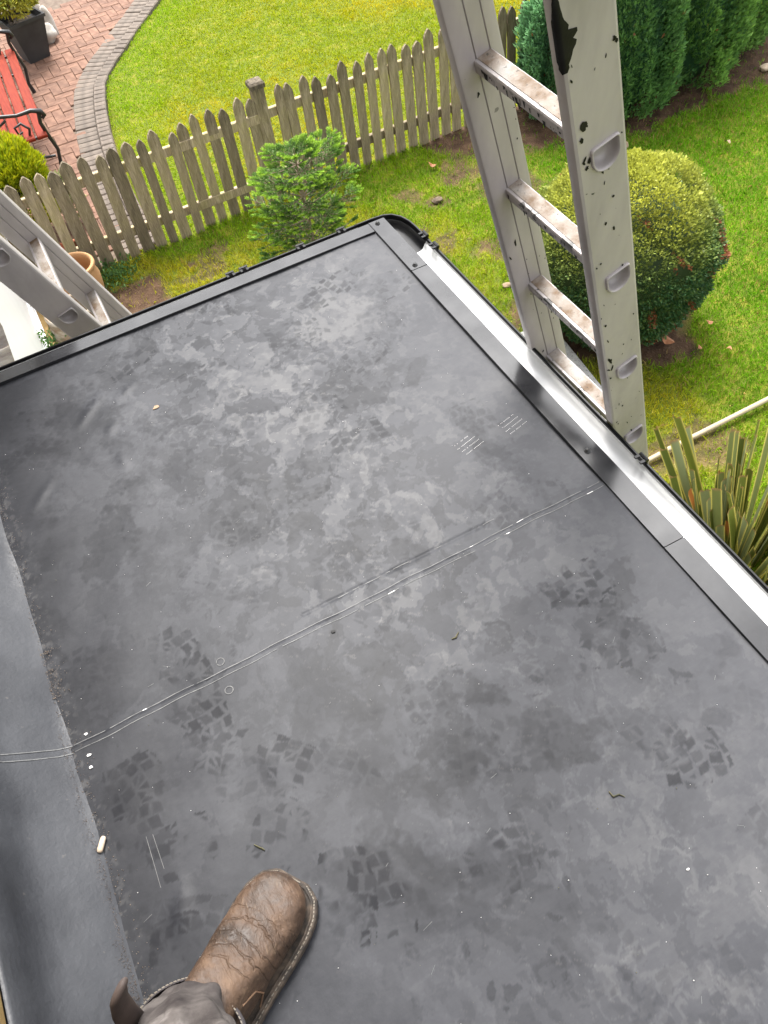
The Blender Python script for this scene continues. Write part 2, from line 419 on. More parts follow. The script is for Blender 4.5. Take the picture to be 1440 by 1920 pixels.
def in_view(P, margin=0.12):
    """true for points that lie in or near the field of view (used only to spend geometry where it can be seen)"""
    q = (P - CAMP) @ CR
    zz = -q[:, 2]; k = 1561.0
    u = k*q[:, 0]/np.maximum(zz, 1e-3)/1440; w = k*q[:, 1]/np.maximum(zz, 1e-3)/1920
    return (zz > .1) & (abs(u) < .5+margin) & (abs(w) < .5+margin)

KIN = [(.33, 6.12), (.34, 6.5), (.36, 7.0), (.40, 7.45), (.433, 7.8), (.484, 8.16), (.552, 8.52), (.623, 8.84), (.717, 9.17), (.838, 9.41), (.989, 9.65), (1.169, 9.88), (1.375, 10.18), (1.607, 10.48), (1.863, 10.82), (2.2, 11.25), (2.6, 11.75)]
kx = np.array([p[0] for p in KIN]); ky = np.array([p[1] for p in KIN])
def kerb_x(y): return np.interp(y, ky, kx)

def soil_mask(x, y):
    n = fbm(x, y, 1.7, 4, 3); n2 = fbm(x, y, 5.5, 4, 11); n3 = fbm(x, y, 14, 3, 21)
    yb = np.interp(x, [2.9, 3.3, 3.9, 4.6, 5.3, 6.2, 7.5], [6.3, 5.75, 5.35, 5.1, 5.15, 5.05, 5.0])
    m = sstep(-.12, .12, (y - yb) + (n2-.5)*.5 + (n3-.5)*.2) * (y < 6.14)
    r = np.hypot(x-3.06, y-3.42)
    m = np.maximum(m, 1 - sstep(.48, .64, r + (n2-.5)*.35))
    pr = np.maximum(np.maximum(x-.53, -.6-x), np.maximum(y-5.82, 4.2-y))
    m = np.maximum(m, 1 - sstep(-.05, .05, pr + (n2-.5)*.16))
    fe = np.exp(-((y-5.72)/.22)**2) * ((x > .75) & (x < 2.3))
    m = np.maximum(m, sstep(.50, .60, fe*.38 + (n2-.5)*.7 + (n3-.5)*.5 + .12) * (y < 6.14))
    for cx, cy, cr in ((2.76, 5.30, .13), (3.1, 5.55, .25), (3.45, 5.75, .3), (2.45, 5.0, .12), (2.2, 4.25, .12), (2.75, 4.6, .1), (2.55, 3.75, .2), (1.9, 3.3, .1)):
        m = np.maximum(m, .9*(1 - sstep(cr*.4, cr*1.1, np.hypot(x-cx, y-cy) + (n3-.5)*.3)))
    m = np.maximum(m, .75*sstep(.615, .66, fbm(x, y, 3.1, 5, 31)) * (y < 6.1) * (x < 3.6))
    return np.clip(m, 0, 1)

gx = np.unique(np.concatenate([np.linspace(-150, -2, 12), np.arange(-1, 8, .04), np.linspace(8.5, 150, 12)]))
gy = np.unique(np.concatenate([np.linspace(-150, 0, 12), np.arange(.6, 13.5, .04), np.linspace(14, 150, 12)]))
GX, GY = np.meshgrid(gx, gy); fxx, fyy = GX.ravel(), GY.ravel()
sm = soil_mask(fxx, fyy)
hgt = (fbm(fxx, fyy, 2.2, 4, 5)-.5)*.035 + (fbm(fxx, fyy, 13, 3, 8)-.5)*.03*sm
onp = (fyy > 6.1) & (fxx < kerb_x(fyy)+.36)
hgt = np.where(onp, -.055, hgt - .012)
far = (abs(fxx) > 9) | (abs(fyy) > 14); hgt[far] = -.02
nx, ny = len(gx), len(gy)
ii = np.arange(nx*ny).reshape(ny, nx)
F = np.stack([ii[:-1, :-1], ii[:-1, 1:], ii[1:, 1:], ii[1:, :-1]], -1).reshape(-1, 4)
g = obj('ground', np_mesh('ground', np.stack([fxx, fyy, hgt], 1), F, [M['ground']], True, floats={'soil': sm}))
tag(g, 'garden soil and turf under the lawns and beds', 'ground', kind='structure')

def ground_z(x, y):
    return (fbm(x, y, 2.2, 4, 5)-.5)*.035 - .012

# ---- grass blades
def grass(name, label, x0, x1, y0, y1, dens, hmin, hmax, wid, keep, colf):
    n = int((x1-x0)*(y1-y0)*dens)
    x = rng.uniform(x0, x1, n); y = rng.uniform(y0, y1, n)
    P = np.stack([x, y, np.zeros(n)], 1)
    ok = in_view(P, .20) & keep(x, y); x, y = x[ok], y[ok]; n = len(x)
    z = ground_z(x, y) - .004
    h = rng.uniform(hmin, hmax, n) * (.6 + .8*fbm(x, y, 3.5, 3, 41))
    a = rng.uniform(0, 2*np.pi, n); ln = rng.uniform(.1, .95, n)*h
    b = rng.uniform(0, 2*np.pi, n); w = wid*rng.uniform(.6, 1.3, n)
    p0 = np.stack([x-w*np.cos(b), y-w*np.sin(b), z], 1); p1 = np.stack([x+w*np.cos(b), y+w*np.sin(b), z], 1)
    mid = np.stack([x+.35*ln*np.cos(a), y+.35*ln*np.sin(a), z+.62*h], 1)
    m0 = mid - np.stack([w*.8*np.cos(b), w*.8*np.sin(b), 0*w], 1); m1 = mid + np.stack([w*.8*np.cos(b), w*.8*np.sin(b), 0*w], 1)
    tip = np.stack([x+ln*np.cos(a), y+ln*np.sin(a), z+h*(1-.25*ln/h)], 1)
    V = np.stack([p0, p1, m1, tip, m0], 1).reshape(-1, 3)
    k = np.arange(n)[:, None]*5
    col = np.repeat(colf(x, y, n), 5, 0)
    o = obj(name, np_mesh(name, V, k + np.array([[0, 1, 2, 3, 4]]), [M['grass_blade']], col=col))
    tag(o, label, 'grass', kind='stuff')

def mixc(a, b, t): return np.asarray(a)[None]*(1-t[:, None]) + np.asarray(b)[None]*t[:, None]
GY1, GY2, GG1, GG2, DRY = (0.50, 0.45, 0.022), (0.34, 0.38, 0.014), (0.115, 0.28, 0.010), (0.235, 0.43, 0.010), (0.42, 0.30, 0.10)
def col_near(x, y, n):
    f = sstep(.38, .62, fbm(x, y, 1.1, 3, 51) + (x-2.6)*.10*(x > 2.6)); r = rng.random(n)
    right = sstep(3.0, 3.9, x + (3.2-y)*.25*(y < 3.2))
    c = mixc(GY1, GG2, np.clip(f*.8+r*.45-.15, 0, 1))
    c = c*(1-right[:, None]*.9) + mixc((0.10, 0.29, 0.006), (0.20, 0.44, 0.008), r)*right[:, None]*.9
    g = sstep(.5, .75, fbm(x, y, 4.2, 3, 61)); c = c*(1-g[:, None]*.5) + np.array(GG1)[None]*g[:, None]*.5
    d = (rng.random(n) < .08)[:, None]; return np.where(d, np.array(DRY)[None], c)*rng.uniform(.7, 1.25, n)[:, None]
def col_far(x, y, n):
    f = sstep(.35, .65, fbm(x, y, .9, 3, 71)*.75 + .25*fbm(x, y, 6, 3, 75)); r = rng.random(n)
    edge = 1 - sstep(.25, .9, x - kerb_x(y) - .33)
    c = mixc((0.49, 0.42, 0.008), (0.28, 0.38, 0.006), np.clip(f*.9+r*.3-.2, 0, 1))
    c = c*(1-edge[:, None]*.6) + np.array(GG2)[None]*edge[:, None]*.6
    return c*rng.uniform(.75, 1.2, n)[:, None]
grass('lawn_grass', 'patchy mossy lawn grass between the roof and the picket fence', -.4, 8, 1.0, 6.13, 9500, .02, .052, .0022,
      lambda x, y: (rng.random(len(x)) > .96*soil_mask(x, y)) & (np.hypot(x-3.13, y-3.4) > .45) & ((y > 2.15) | (x > 1.1)), col_near)
grass('lawn_grass', 'smooth yellow green lawn grass beyond the picket fence', .5, 9, 6.13, 13.4, 5200, .016, .036, .0034,
      lambda x, y: (x > kerb_x(y)+.345), col_far)

# ---- brick patio with grey block kerb
pv = MB()
pts = [(-2.5, 6.13)] + [(x+.33, y) for x, y in KIN] + [(-2.5, 11.75)]
pv.add([(x, y, -.055) for x, y in pts] + [(x, y, -.012) for x, y in pts], [tuple(range(len(pts)))[::-1], tuple(range(len(pts), 2*len(pts)))] + [(i, (i+1) % len(pts), len(pts)+(i+1) % len(pts), len(pts)+i) for i in range(len(pts))])
pat = pv.build('patio', M['paving_sand']); tag(pat, 'red brick patio laid in herringbone beyond the fence', 'patio', kind='structure')
pm = MB(); pm.bbox((-.099, -.0485, -.04), (.099, .0485, .008), .006); brick_me = pm.mesh('brick', M['paver_red'])
cnt = 0
for iy in range(0, 56):
    for ix in range(-12, 30):
        k = (ix-iy) % 4
        if k not in (0, 2): continue
        x, y = ix*.1, 6.18+iy*.1
        cx, cy, rz = (x+.1, y+.05, 0) if k == 0 else (x+.05, y, R(90))
        if cy < 6.25 or cx > float(kerb_x(np.array(cy)))+.06: continue
        if not in_view(np.array([[cx, cy, 0.]]), .03)[0]: continue
        if cx < -.35: continue
        cnt += 1
        if cnt > 300: break
        wm = Matrix.Translation((cx, cy, random.uniform(-.004, .004))) @ Matrix.Rotation(rz + random.uniform(-.02, .02), 4, 'Z') @ Matrix.Rotation(random.uniform(-.015, .015), 4, 'X')
        obj('brick', brick_me, pat, wm)
# kerb blocks follow the curve of the lawn edge
s = [0]
for a, b in zip(KIN[:-1], KIN[1:]): s.append(s[-1] + math.dist(a, b))
s = np.array(s)
def kpt(t):
    x, y = np.interp(t, s, kx), np.interp(t, s, ky); x2, y2 = np.interp(t+.15, s, kx), np.interp(t+.15, s, ky); x0, y0 = np.interp(t-.15, s, kx), np.interp(t-.15, s, ky)
    return x, y, math.atan2(y2-y0, x2-x0)
kbm = MB(); kbm.rings([[(x+o, y, z) for o, z in ((0, -.05), (.33, -.05), (.33, -.018), (0, -.018))] for x, y in KIN]); kb = kbm.build('kerb', M['paving_sand'])
tag(kb, 'grey brown block kerb curving between patio and lawn', 'kerb', kind='structure')
k1 = MB(); k1.bbox((-.041, -.1, -.05), (.041, .1, .014), .006); k1m = k1.mesh('block', M['paver_grey'])
k2 = MB(); k2.bbox((-.043, -.057, -.05), (.043, .057, .03), .010); k2m = k2.mesh('block', M['paver_grey'])
tt = .05
while tt < s[-1]-.2:
    x, y, a = kpt(tt); nxv, nyv = math.sin(a), -math.cos(a)
    for off, me in ((.102, k1m), (.265, k2m)):
        px, py = x+nxv*off, y+nyv*off
        obj('block', me, kb, Matrix.Translation((px, py, random.uniform(-.004, .004))) @ Matrix.Rotation(a + random.uniform(-.02, .02), 4, 'Z') @ Matrix.Rotation(random.uniform(-.02, .02), 4, 'Y'))
    tt += .0885

# ---- house wall
house = thing('house', 'buff brick house wall rising along the left of the roof', 'house', (-.6, 0, 0))
m = MB(); m.box((-3.6, -3.2, -.1), (-.572, 7.2, 5.4)); m.build('wall', M['mortar'], house)
bb = MB(); bb.box((-.06, -.106, -.0315), (.012, .106, .0315)); bbm = bb.mesh('brick', M['brick_buff'])
for row in range(10):
    for c in range(9):
        y = -.25 + c*.225 + (.1125 if row % 2 else 0)
        obj('brick', bbm, house, Matrix.Translation((-.553 + random.uniform(-.002, .002), y, 2.634 + row*.075)))

# white plastic door and panel low on the house wall, beyond the extension
door = thing('patio_door', 'white plastic patio door frame low on the house wall behind the second ladder', 'door', (-.5, 5, 0))
m = MB(); m.box((-.571, 2.2, .0), (-.462, 7.1, 2.05)); m.build('frame', M['upvc'], door)
for i, (z0, z1, x1) in enumerate(((.0, .05, -.432), (.055, .10, -.440), (.105, .15, -.448))):
    m = MB(); m.box((-.4615, 2.3, z0), (x1, 7.05, z1)); m.build('sill', M['upvc'], door)
m = MB(); m.box((-.4618, 2.25, .985), (-.452, 4.33, 1.99)); m.build('sash', M['upvc'], door)
m = MB(); m.box((-.4612, 4.333, .975), (-.4602, 4.345, 1.99)); m.box((-.4612, 2.25, .973), (-.4602, 4.345, .984)); m.build('gasket', M['upvc_gap'], door)
m = MB(); m.box((-.4515, 2.4, 1.42), (-.4485, 3.72, 1.9)); m.build('pane', M['glass'], door)
m = MB(); m.box((-.46, 2.3, -.03), (-.395, 7.0, .03)); m.build('plinth', M['brick_buff'], door)

# ---- the extension with its rubber roof
ext = thing('roof_extension', 'single storey extension with black rubber flat roof', 'building', (.2, .4, 0))
m = MB(); m.box((-.55, -1.2, 0), (.76, 1.93, 2.2)); m.build('wall', M['mortar'], ext)
m = MB(); m.box((-.55, -1.2, 2.2), (.84, 2.01, 2.375)); m.build('deck', M['fascia'], ext)

DUST_PATCHES = [(0.4725,1.7752,3.5,-0.45,0.24,-4.13,0.28,0.3), (0.5531,1.6681,5.6,-1.21,-0.61,-7.77,0.25,0.6), (0.2942,1.5068,2.71,-3.51,-6.96,-2.31,0.28,0.5), 
    (0.3345,1.3326,2.74,-4.67,-9.82,-2.46,0.25,0.5), (0.3928,1.1594,2.61,-4.02,-9.79,-3.29,0.2,0.6), (0.7053,1.9863,10.17,-2.41,-0.89,-15.78,0.1,0.3), 
    (0.1803,1.1128,0.74,-7.47,-13.91,-0.07,0.15,0.6), (0.0589,1.1033,17.54,-10.31,-5.55,-6.07,0.18,0.6), (0.3148,0.6564,7.09,-11.35,-8.84,-4.59,0.3,0.6), 
    (0.2008,0.5591,9.41,-10.65,-12.5,-10.38,0.25,0.6), (0.4572,0.6679,2.81,-4.69,-8.5,-4.06,0.15,0.3), (0.5257,0.3507,1.95,-4.01,-5.36,-2.7,0.15,0.1), 
    (0.3989,0.1171,3.79,-3.01,-2.39,-4.4,0.18,0.1), (0.2536,0.7883,15.07,-2.67,-3.26,-23.07,0.18,0.7), (0.1812,0.3713,10.35,-6.18,-9.01,-16.25,0.15,0.6), 
    (0.0083,0.2484,6.22,-7.63,-10.3,-9.87,0.2,0.4), (0.8463,1.2781,2.02,-4.98,-7.29,-0.28,0.15,0.2), (0.9768,1.3803,3.94,-9.47,-10.39,-0.03,0.1,0.2), 
    (-0.1734,1.722,6.87,-0.13,-0.55,-7.02,-0.3,0.5), (-0.0191,1.8518,11.85,-0.03,0.77,-11.35,-0.2,0.4), 
    (-0.2131,1.3024,14.15,-6.41,-6.08,-6.72,-0.34,0.7), (-0.131,1.2354,8.26,-8.55,-11.74,-6.51,-0.2,0.5), 
    (-0.1402,1.4181,14.69,-9.79,-11.37,-8.55,-0.18,0.5), (0.0041,1.4231,7.12,-0.97,-2.08,-9.32,-0.22,0.6), 
    (0.4906,1.5375,6.25,-0.09,2.77,-10.45,-0.2,0.7), (0.5145,1.4294,7.96,-1.75,-1.01,-10.61,-0.2,0.7), (0.3094,1.1025,3.99,-4.35,-7.87,-4.52,-0.24,0.7), 
    (0.1192,1.2205,5.9,-6.75,-7.46,-3.7,-0.2,0.6), (0.276,1.3297,42.74,-6.64,-1.49,-14.43,-0.3,0.3), (0.0814,0.5456,13.53,-5.45,-2.45,-5.39,-0.3,0.5), 
    (0.0844,0.7379,8.03,-0.32,-0.53,-10.82,-0.22,0.4), (0.2337,0.5168,10.99,-12.89,-10.84,-9.01,-0.4,0.8), 
    (0.1954,0.4701,12.87,-7.42,-8.44,-14.99,-0.35,0.7), (0.3188,0.6021,9.25,-9.16,-14.58,-13.94,-0.36,0.8), 
    (0.3514,0.558,8.52,-17.77,-34.49,-14.18,-0.34,0.8), (0.4053,0.4424,5.0,-9.33,-21.3,-11.2,-0.3,0.7), 
    (0.4272,0.4068,14.39,-10.09,-8.25,-14.51,-0.3,0.7), (0.3252,0.4081,25.33,-16.55,-10.16,-18.02,-0.2,0.7), 
    (0.0185,0.381,6.48,-3.35,-6.24,-11.39,-0.3,0.5), (0.1936,0.3044,18.29,-1.7,-1.56,-16.81,-0.3,0.7), 
    (0.1235,0.2576,19.64,-11.82,-13.16,-24.25,-0.25,0.6), (0.1516,0.3573,8.58,-5.03,-13.75,-24.91,-0.25,0.7), 
    (0.4307,0.6655,41.3,-6.87,-1.47,-27.14,-0.4,1), (0.7069,0.6563,38.85,-6.99,0.61,-17.88,-0.35,1), (0.6738,0.4239,23.11,-26.78,-44.14,-45.58,-0.4,1), 
    (0.6136,0.6634,13.74,-13.05,-38.33,-41.34,-0.35,1), (0.7675,0.431,26.22,-22.3,-11.19,-19.07,-0.25,0.5), 
    (0.6864,0.3285,27.48,-23.45,-19.41,-33.79,-0.3,0.8), (0.6375,0.5891,35.12,-11.85,-3.27,-21.66,-0.3,0.9), 
    (0.1763,0.1201,46.16,-19.3,-11.42,-32.57,-0.3,0.8), (0.0804,0.1302,90.86,-84.83,-45.94,-61.47,-0.4,1), 
    (0.1054,0.1193,73.87,-47.03,-36.48,-68.71,-0.4,1), (0.4762,0.1732,28.53,-32.41,-39.8,-49.07,-0.35,1), 
    (0.2821,0.0595,3.53,-19.92,-53.0,-14.84,-0.25,0.2), (0.2782,0.2245,67.81,-46.83,-41.39,-75.69,-0.35,1), 
    (0.2323,0.1985,96.99,-65.58,-49.81,-91.77,-0.35,1), (0.7001,1.6994,19.33,2.78,16.41,-26.35,-0.15,0.9), 
    (0.5602,1.8236,10.71,-0.97,2.09,-11.22,-0.15,0.6), (0.6938,1.624,26.57,8.59,28.31,-33.54,-0.3,1), 
    (0.6962,1.8424,19.18,-21.11,-16.69,-5.13,-0.15,0.9), (0.6646,1.1817,5.21,-10.36,-56.21,-9.73,-0.28,0.9), 
    (0.6782,1.0834,2.37,-8.36,-36.86,-0.22,-0.25,0.8), (0.8729,1.476,12.16,-7.38,-5.37,-7.88,-0.1,0.4), (0.8251,1.5342,15.4,0.63,24.12,-52.33,-0.12,0.5), 
    (0.6555,1.4046,14.25,4.97,29.45,-37.4,-0.22,0.9), (0.2337,1.2976,55.83,-0.6,2.85,-23.15,-0.3,0.6), 
    (0.1371,0.8501,58.48,-27.44,-34.51,-58.41,-0.5,0.8), (-0.1686,0.8845,8.8,-0.23,-1.61,-11.58,-0.12,0.3), 
    (-0.2806,0.7152,8.8,0.11,-2.36,-15.54,-0.15,0.3), (-0.326,1.6112,10.53,-2.36,-2.64,-4.2,-0.2,0.2), (-0.364,1.2776,15.53,-4.91,-2.75,-3.74,-0.22,0.2), 
    (-0.3462,0.974,8.53,-6.0,-5.45,-4.79,-0.22,0.2), (-0.3681,0.6337,11.06,-5.74,-3.46,-4.47,-0.25,0.2), 
    (-0.3453,0.4293,8.83,-2.98,-5.02,-9.36,-0.22,0.2), (-0.2673,1.8727,6.16,0.03,-0.63,-9.18,-0.15,0.2), ]
BOOT_PRINTS = [(-0.1646,1.0356,-0.1524,0.7124,0.9), (-0.0638,0.9472,-0.2414,0.8361,0.7), (-0.0182,0.6132,-0.2146,0.7838,0.8), (-0.3791,0.7366,-0.2771,0.7594,0.95), 
    (-0.3289,0.8005,-0.3165,0.6687,0.6), (-0.3305,0.5925,-0.3312,0.6878,0.8), (-0.2183,0.5928,-0.3305,0.5925,0.8), (-0.3445,0.3767,-0.327,0.4833,1.0), 
    (-0.1537,0.4953,-0.0843,0.5611,0.8), (-0.0801,0.3046,-0.0271,0.4559,1.0), (-0.0113,0.2853,0.014,0.4332,0.9), (0.1455,0.3114,0.2626,0.296,0.7), 
    (0.5526,0.6971,0.7001,0.6831,0.8), (0.5668,0.5355,0.6983,0.6098,0.8), (0.556,0.5551,0.6994,0.511,0.6), (0.5338,0.3014,0.6547,0.2774,0.8), 
    (0.5528,0.4174,0.562,0.3076,0.6), (0.3245,0.6116,0.191,0.6255,0.5), (0.2454,0.3357,0.3507,0.2977,0.5), (-0.0759,1.8652,0.0965,1.9255,0.8), 
    (0.2377,1.7056,0.0873,1.7102,0.6), (0.4907,1.8165,0.7371,1.8724,0.7), (0.7085,1.7485,0.8514,1.7916,0.5), (0.4169,1.3836,0.3401,1.544,0.7), 
    (0.4905,1.294,0.3423,1.2875,0.7), (0.1964,1.4836,0.3258,1.4427,0.5), (0.2214,2.0582,0.3074,1.888,0.6), (0.0328,1.2034,0.162,1.1939,0.6), 
    (-0.0747,1.1195,0.0328,1.2034,0.6), (0.4252,0.9624,0.2862,0.9492,0.5), (0.5047,0.9136,0.6379,0.9513,0.5), (0.4585,1.5352,0.6306,1.565,0.6), 
    (0.3632,1.7455,0.5132,1.7211,0.6), (0.2017,1.2235,0.3288,1.1996,0.6), ]
MEMBRANE_RIDGES = [(-0.2953,0.5332,-0.3215,0.471,0.012,0.006), (-0.1734,1.722,-0.1016,1.7993,0.012,0.006), (-0.0517,1.7665,-0.0058,1.795,0.01,0.005), 
    (-0.114,1.6513,-0.0951,1.6824,0.01,0.005), (0.2593,1.3404,0.2545,1.2653,0.012,-0.005), (-0.2765,1.5899,-0.3486,1.5103,0.01,0.004), 
    (-0.108,1.5741,-0.1113,1.5156,0.012,0.005), (0.2275,0.1221,0.2821,0.0595,0.02,0.004), (-0.1075,0.687,-0.0357,0.6231,0.02,0.003), 
    (0.1747,0.985,0.1514,0.9072,0.012,0.003), (0.8407,0.9142,0.7359,0.9078,0.015,-0.002), ]

mx = np.arange(-.422, .8401, .0027)
my = np.concatenate([np.linspace(-1.2, -.17, 30), np.arange(-.16, 2.012, .0027)])
MX, MY = np.meshgrid(mx, my); X, Y = MX.ravel(), MY.ravel()
wx = X + (fbm(X, Y, 9, 3, 101)-.5)*.07 + (fbm(X, Y, 45, 3, 103)-.5)*.035; wy = Y + (fbm(X, Y, 9, 3, 111)-.5)*.07 + (fbm(X, Y, 45, 3, 113)-.5)*.035
dust_shade = .50 + (fbm(X, Y, 2.1, 4, 121)-.5)*.16 + (fbm(X, Y, 17, 4, 131)-.5)*.12
nA = fbm(X, Y, 26, 4, 141, .6)-.5; nB = fbm(X, Y, 70, 3, 151)-.5
for cx, cy, a, b, c, d, amp, e in DUST_PATCHES:
    ux, uy = wx-cx, wy-cy
    r = np.hypot(a*ux+b*uy, c*ux+d*uy)
    sel = r < 1.9
    rr = r[sel] + nA[sel]*(.6+1.5*e) + nB[sel]*(.3+.9*e)
    dust_shade[sel] += (.52 if amp > 0 else .66)*amp*(1 - sstep(.25+.55*e, 1.15-.12*e, rr))
# crisp scuffed islands where people walked
walk = np.exp(-((X-.30)/.36)**2) * (.45 + .55*sstep(.5, .9, Y))
isl = sstep(.520, .535, fbm(wx, wy, 15, 5, 161, .55)); isl2 = sstep(.565, .577, fbm(wx*1.0, wy*.6, 34, 4, 171, .55))
dust_shade += walk*(.34*(isl-.5) + .28*(isl2-.4)) + .10*(sstep(.535, .545, fbm(wx, wy, 8, 6, 165, .6))-.5)
dust_shade -= .22*np.exp(-((X+.43)/.12)**2) + .10*(1-sstep(-.35, .25, X))  # shade and dark reflection of the house wall, painted into the left side
dust_shade += .17*sstep(.2, .8, X) + .08*(1-sstep(.1, .7, Y))*sstep(.0, .4, X)  # sky reflection painted in: paler towards the right and the near corner
mark = np.zeros_like(X)
prng = np.random.default_rng(5)
more = []
for _ in range(60):
    x_, y_, a_ = prng.uniform(-.25, .74), prng.uniform(.0, 1.85), prng.uniform(0, 6.28); l_ = prng.uniform(.10, .28)
    more.append((x_, y_, x_+l_*math.cos(a_), y_+l_*math.sin(a_), prng.uniform(.2, .5)))
for hx_, hy_, tx_, ty_, st in BOOT_PRINTS + more:
    L = math.hypot(tx_-hx_, ty_-hy_); ca, sa = (tx_-hx_)/L, (ty_-hy_)/L
    sel = np.nonzero((abs(X-(hx_+tx_)/2) < .25) & (abs(Y-(hy_+ty_)/2) < .25))[0]
    dx, dy = X[sel]-hx_, Y[sel]-hy_
    u = dx*ca+dy*sa; w = -dx*sa+dy*ca
    u = u + .02*(1-np.cos(w*18))
    Ln = min(max(L, .12), .3)
    pu, pw = .028, .0245
    row = np.floor(u/pu); fu = u/pu-row
    wsh = w + np.where(row.astype(int) % 2 == 0, .5, 0)*pw + .25*(fu-.5)*pw*np.where(row.astype(int) % 3 == 0, 1, -1)
    colm = np.floor(wsh/pw); fw_ = wsh/pw-colm
    gap = np.minimum(np.minimum(fu, 1-fu)*pu, np.minimum(fw_, 1-fw_)*pw)
    diag = abs((fu-.5) - (fw_-.5)*np.where((row+colm).astype(int) % 2 == 0, 1, -1))*pu*.7
    gap = np.where(hash2(row+50, colm+90, int(1e3*st)+int(100*hx_)) > .78, np.minimum(gap, diag), gap)
    hv = hash2(row, colm, int(1000*abs(hx_))+int(777*abs(ty_)))
    out = (u > 0) & (u < Ln) & (abs(w) < .052*(.75+.25*np.sin(np.clip(u/Ln, 0, 1)*np.pi)))
    nz = nA[sel]*.012 + nB[sel]*.008
    bl = sstep(.0014, .0048, gap + nz*.8) * (hv > .22) * out * (.45+.55*hash2(row+7, colm+3, 5))
    wear = sstep(.36, .48, fbm(X[sel]*1.0, Y[sel], 16, 3, int(100*abs(tx_))+3))
    mark[sel] = np.maximum(mark[sel], bl*wear*st)
mark *= 1.0
chalk = .16*sstep(.60, .68, fbm(X, Y, 120, 3, 181))*np.exp(-((X+.42)/.03)**2)
strk = sstep(.80, .86, fbm(X*2.2+Y*3, Y*.5-X, 60, 2, 191)); chalk = np.maximum(chalk, .16*strk*walk)
zz = ZR + (fbm(X, Y, 2.5, 3, 201)-.5)*.008 + (fbm(X, Y, 11, 2, 205)-.5)*.0022
for ax_, ay_, bx_, by_, wd, hh in MEMBRANE_RIDGES:
    L2 = (bx_-ax_)**2+(by_-ay_)**2
    tq = np.clip(((X-ax_)*(bx_-ax_)+(Y-ay_)*(by_-ay_))/L2, 0, 1)
    dd = np.hypot(X-ax_-tq*(bx_-ax_), Y-ay_-tq*(by_-ay_))
    zz += .4*hh*np.exp(-(dd/(wd*1.3))**2)*(.4+.6*np.sin(np.clip(tq, .02, .98)*np.pi))*(.6+.8*(nA+.5))
zz += .0022*(1-sstep(.876, .881, Y))                       # lapped sheet
zz -= .0016*np.exp(-((Y-.9165)/.004)**2)*(X > .1)*(X < .55)
nX, nY = len(mx), len(my); ii = np.arange(nX*nY).reshape(nY, nX)
F = np.stack([ii[:-1, :-1], ii[:-1, 1:], ii[1:, 1:], ii[1:, :-1]], -1).reshape(-1, 4)
membrane = obj('membrane', np_mesh('membrane', np.stack([X, Y, zz], 1), F, [M['rubber']], True, floats={'dust': np.clip(dust_shade, 0, 1), 'mark': np.clip(mark, 0, 1), 'chalk': chalk}), ext)
membrane['label'] = 'black rubber roof sheet with dusty boot prints'
def roof_z(x, y):
    i = int(np.clip(round((x+.422)/.0027), 0, nX-1)); j = int(np.argmin(abs(my-y))); return float(zz[j*nX+i])

# upstand against the house
prof = [(-.410, 2.4035), (-.420, 2.406), (-.432, 2.415), (-.470, 2.447), (-.497, 2.470), (-.511, 2.488), (-.520, 2.512), (-.526, 2.545), (-.530, 2.575), (-.533, 2.596), (-.536, 2.600), (-.541, 2.600)]
def up_pt(i, y):
    x, z = prof[i]; wob = .004*math.sin(y*3.1) + .0025*math.sin(y*11+i) + .0015*math.sin(y*29+2*i)
    return (x + wob*(i < 9) - .006*(y-.9), y, z + .3*wob*(0 < i < 9) + (.0 if i else -.003))
m = MB(); ys = np.linspace(-1.2, 2.03, 110)
m.rings([[up_pt(i, y) for i in range(len(prof))] for y in ys], False, False, closed=False)
upst = m.build('upstand', M['rubber_dusty'], ext, smooth=True)
m = MB()
m.box((-.570, -1.2, 2.40), (-.5445, 2.03, 2.598)); m.build('backing', M['fascia'], ext)

# seam lines: two chalky welds across the sheet and up the upstand, a fainter one beside them
def strip(mb, p, q, w, z):
    d = (Vector(q)-Vector(p)); n = Vector((-d.y, d.x, 0)).normalized()*w/2
    mb.add([Vector(p)-n+Vector((0,0,z)), Vector(q)-n+Vector((0,0,z)), Vector(q)+n+Vector((0,0,z)), Vector(p)+n+Vector((0,0,z))], [(0,1,2,3)])
for yy0, prob, wd, x0, x1 in ((.882, .95, .0014, -.405, .822), (.867, .90, .0013, -.405, .822), (.9165, .35, .0014, .12, .60)):
    br, dm = MB(), MB(); x = x0
    while x < x1:
        st = random.uniform(.006, .022); xb = min(x+st, x1)
        ya, yb = yy0 + .0012*math.sin(x*23) + .0008*math.sin(x*61), yy0 + .0012*math.sin(xb*23) + .0008*math.sin(xb*61)
        u = random.random(); tgt = br if u < prob*.03 else dm
        if u < prob: strip(tgt, (x, ya, roof_z(x, ya)), (xb, yb, roof_z(xb, yb)), wd*random.uniform(.7, 1.25), .0011)
        x = xb
    if br.v: tag(br.build('seam_line', M['chalk'], membrane), kind='stuff')
    if dm.v: tag(dm.build('seam_line', M['seam_chalk'], membrane), kind='stuff')
for yy0 in (.882, .866):
    m = MB()
    for i in range(0, 8):
        a, b = Vector(up_pt(i, yy0)), Vector(up_pt(i+1, yy0)); off = Vector((.0009, 0, .0009))
        m.add([a+off+Vector((0, -.0009, 0)), b+off+Vector((0, -.0009, 0)), b+off+Vector((0, .0009, 0)), a+off+Vector((0, .0009, 0))], [(0,1,2,3)])
    m.build('seam_line', M['seam_chalk'], upst)
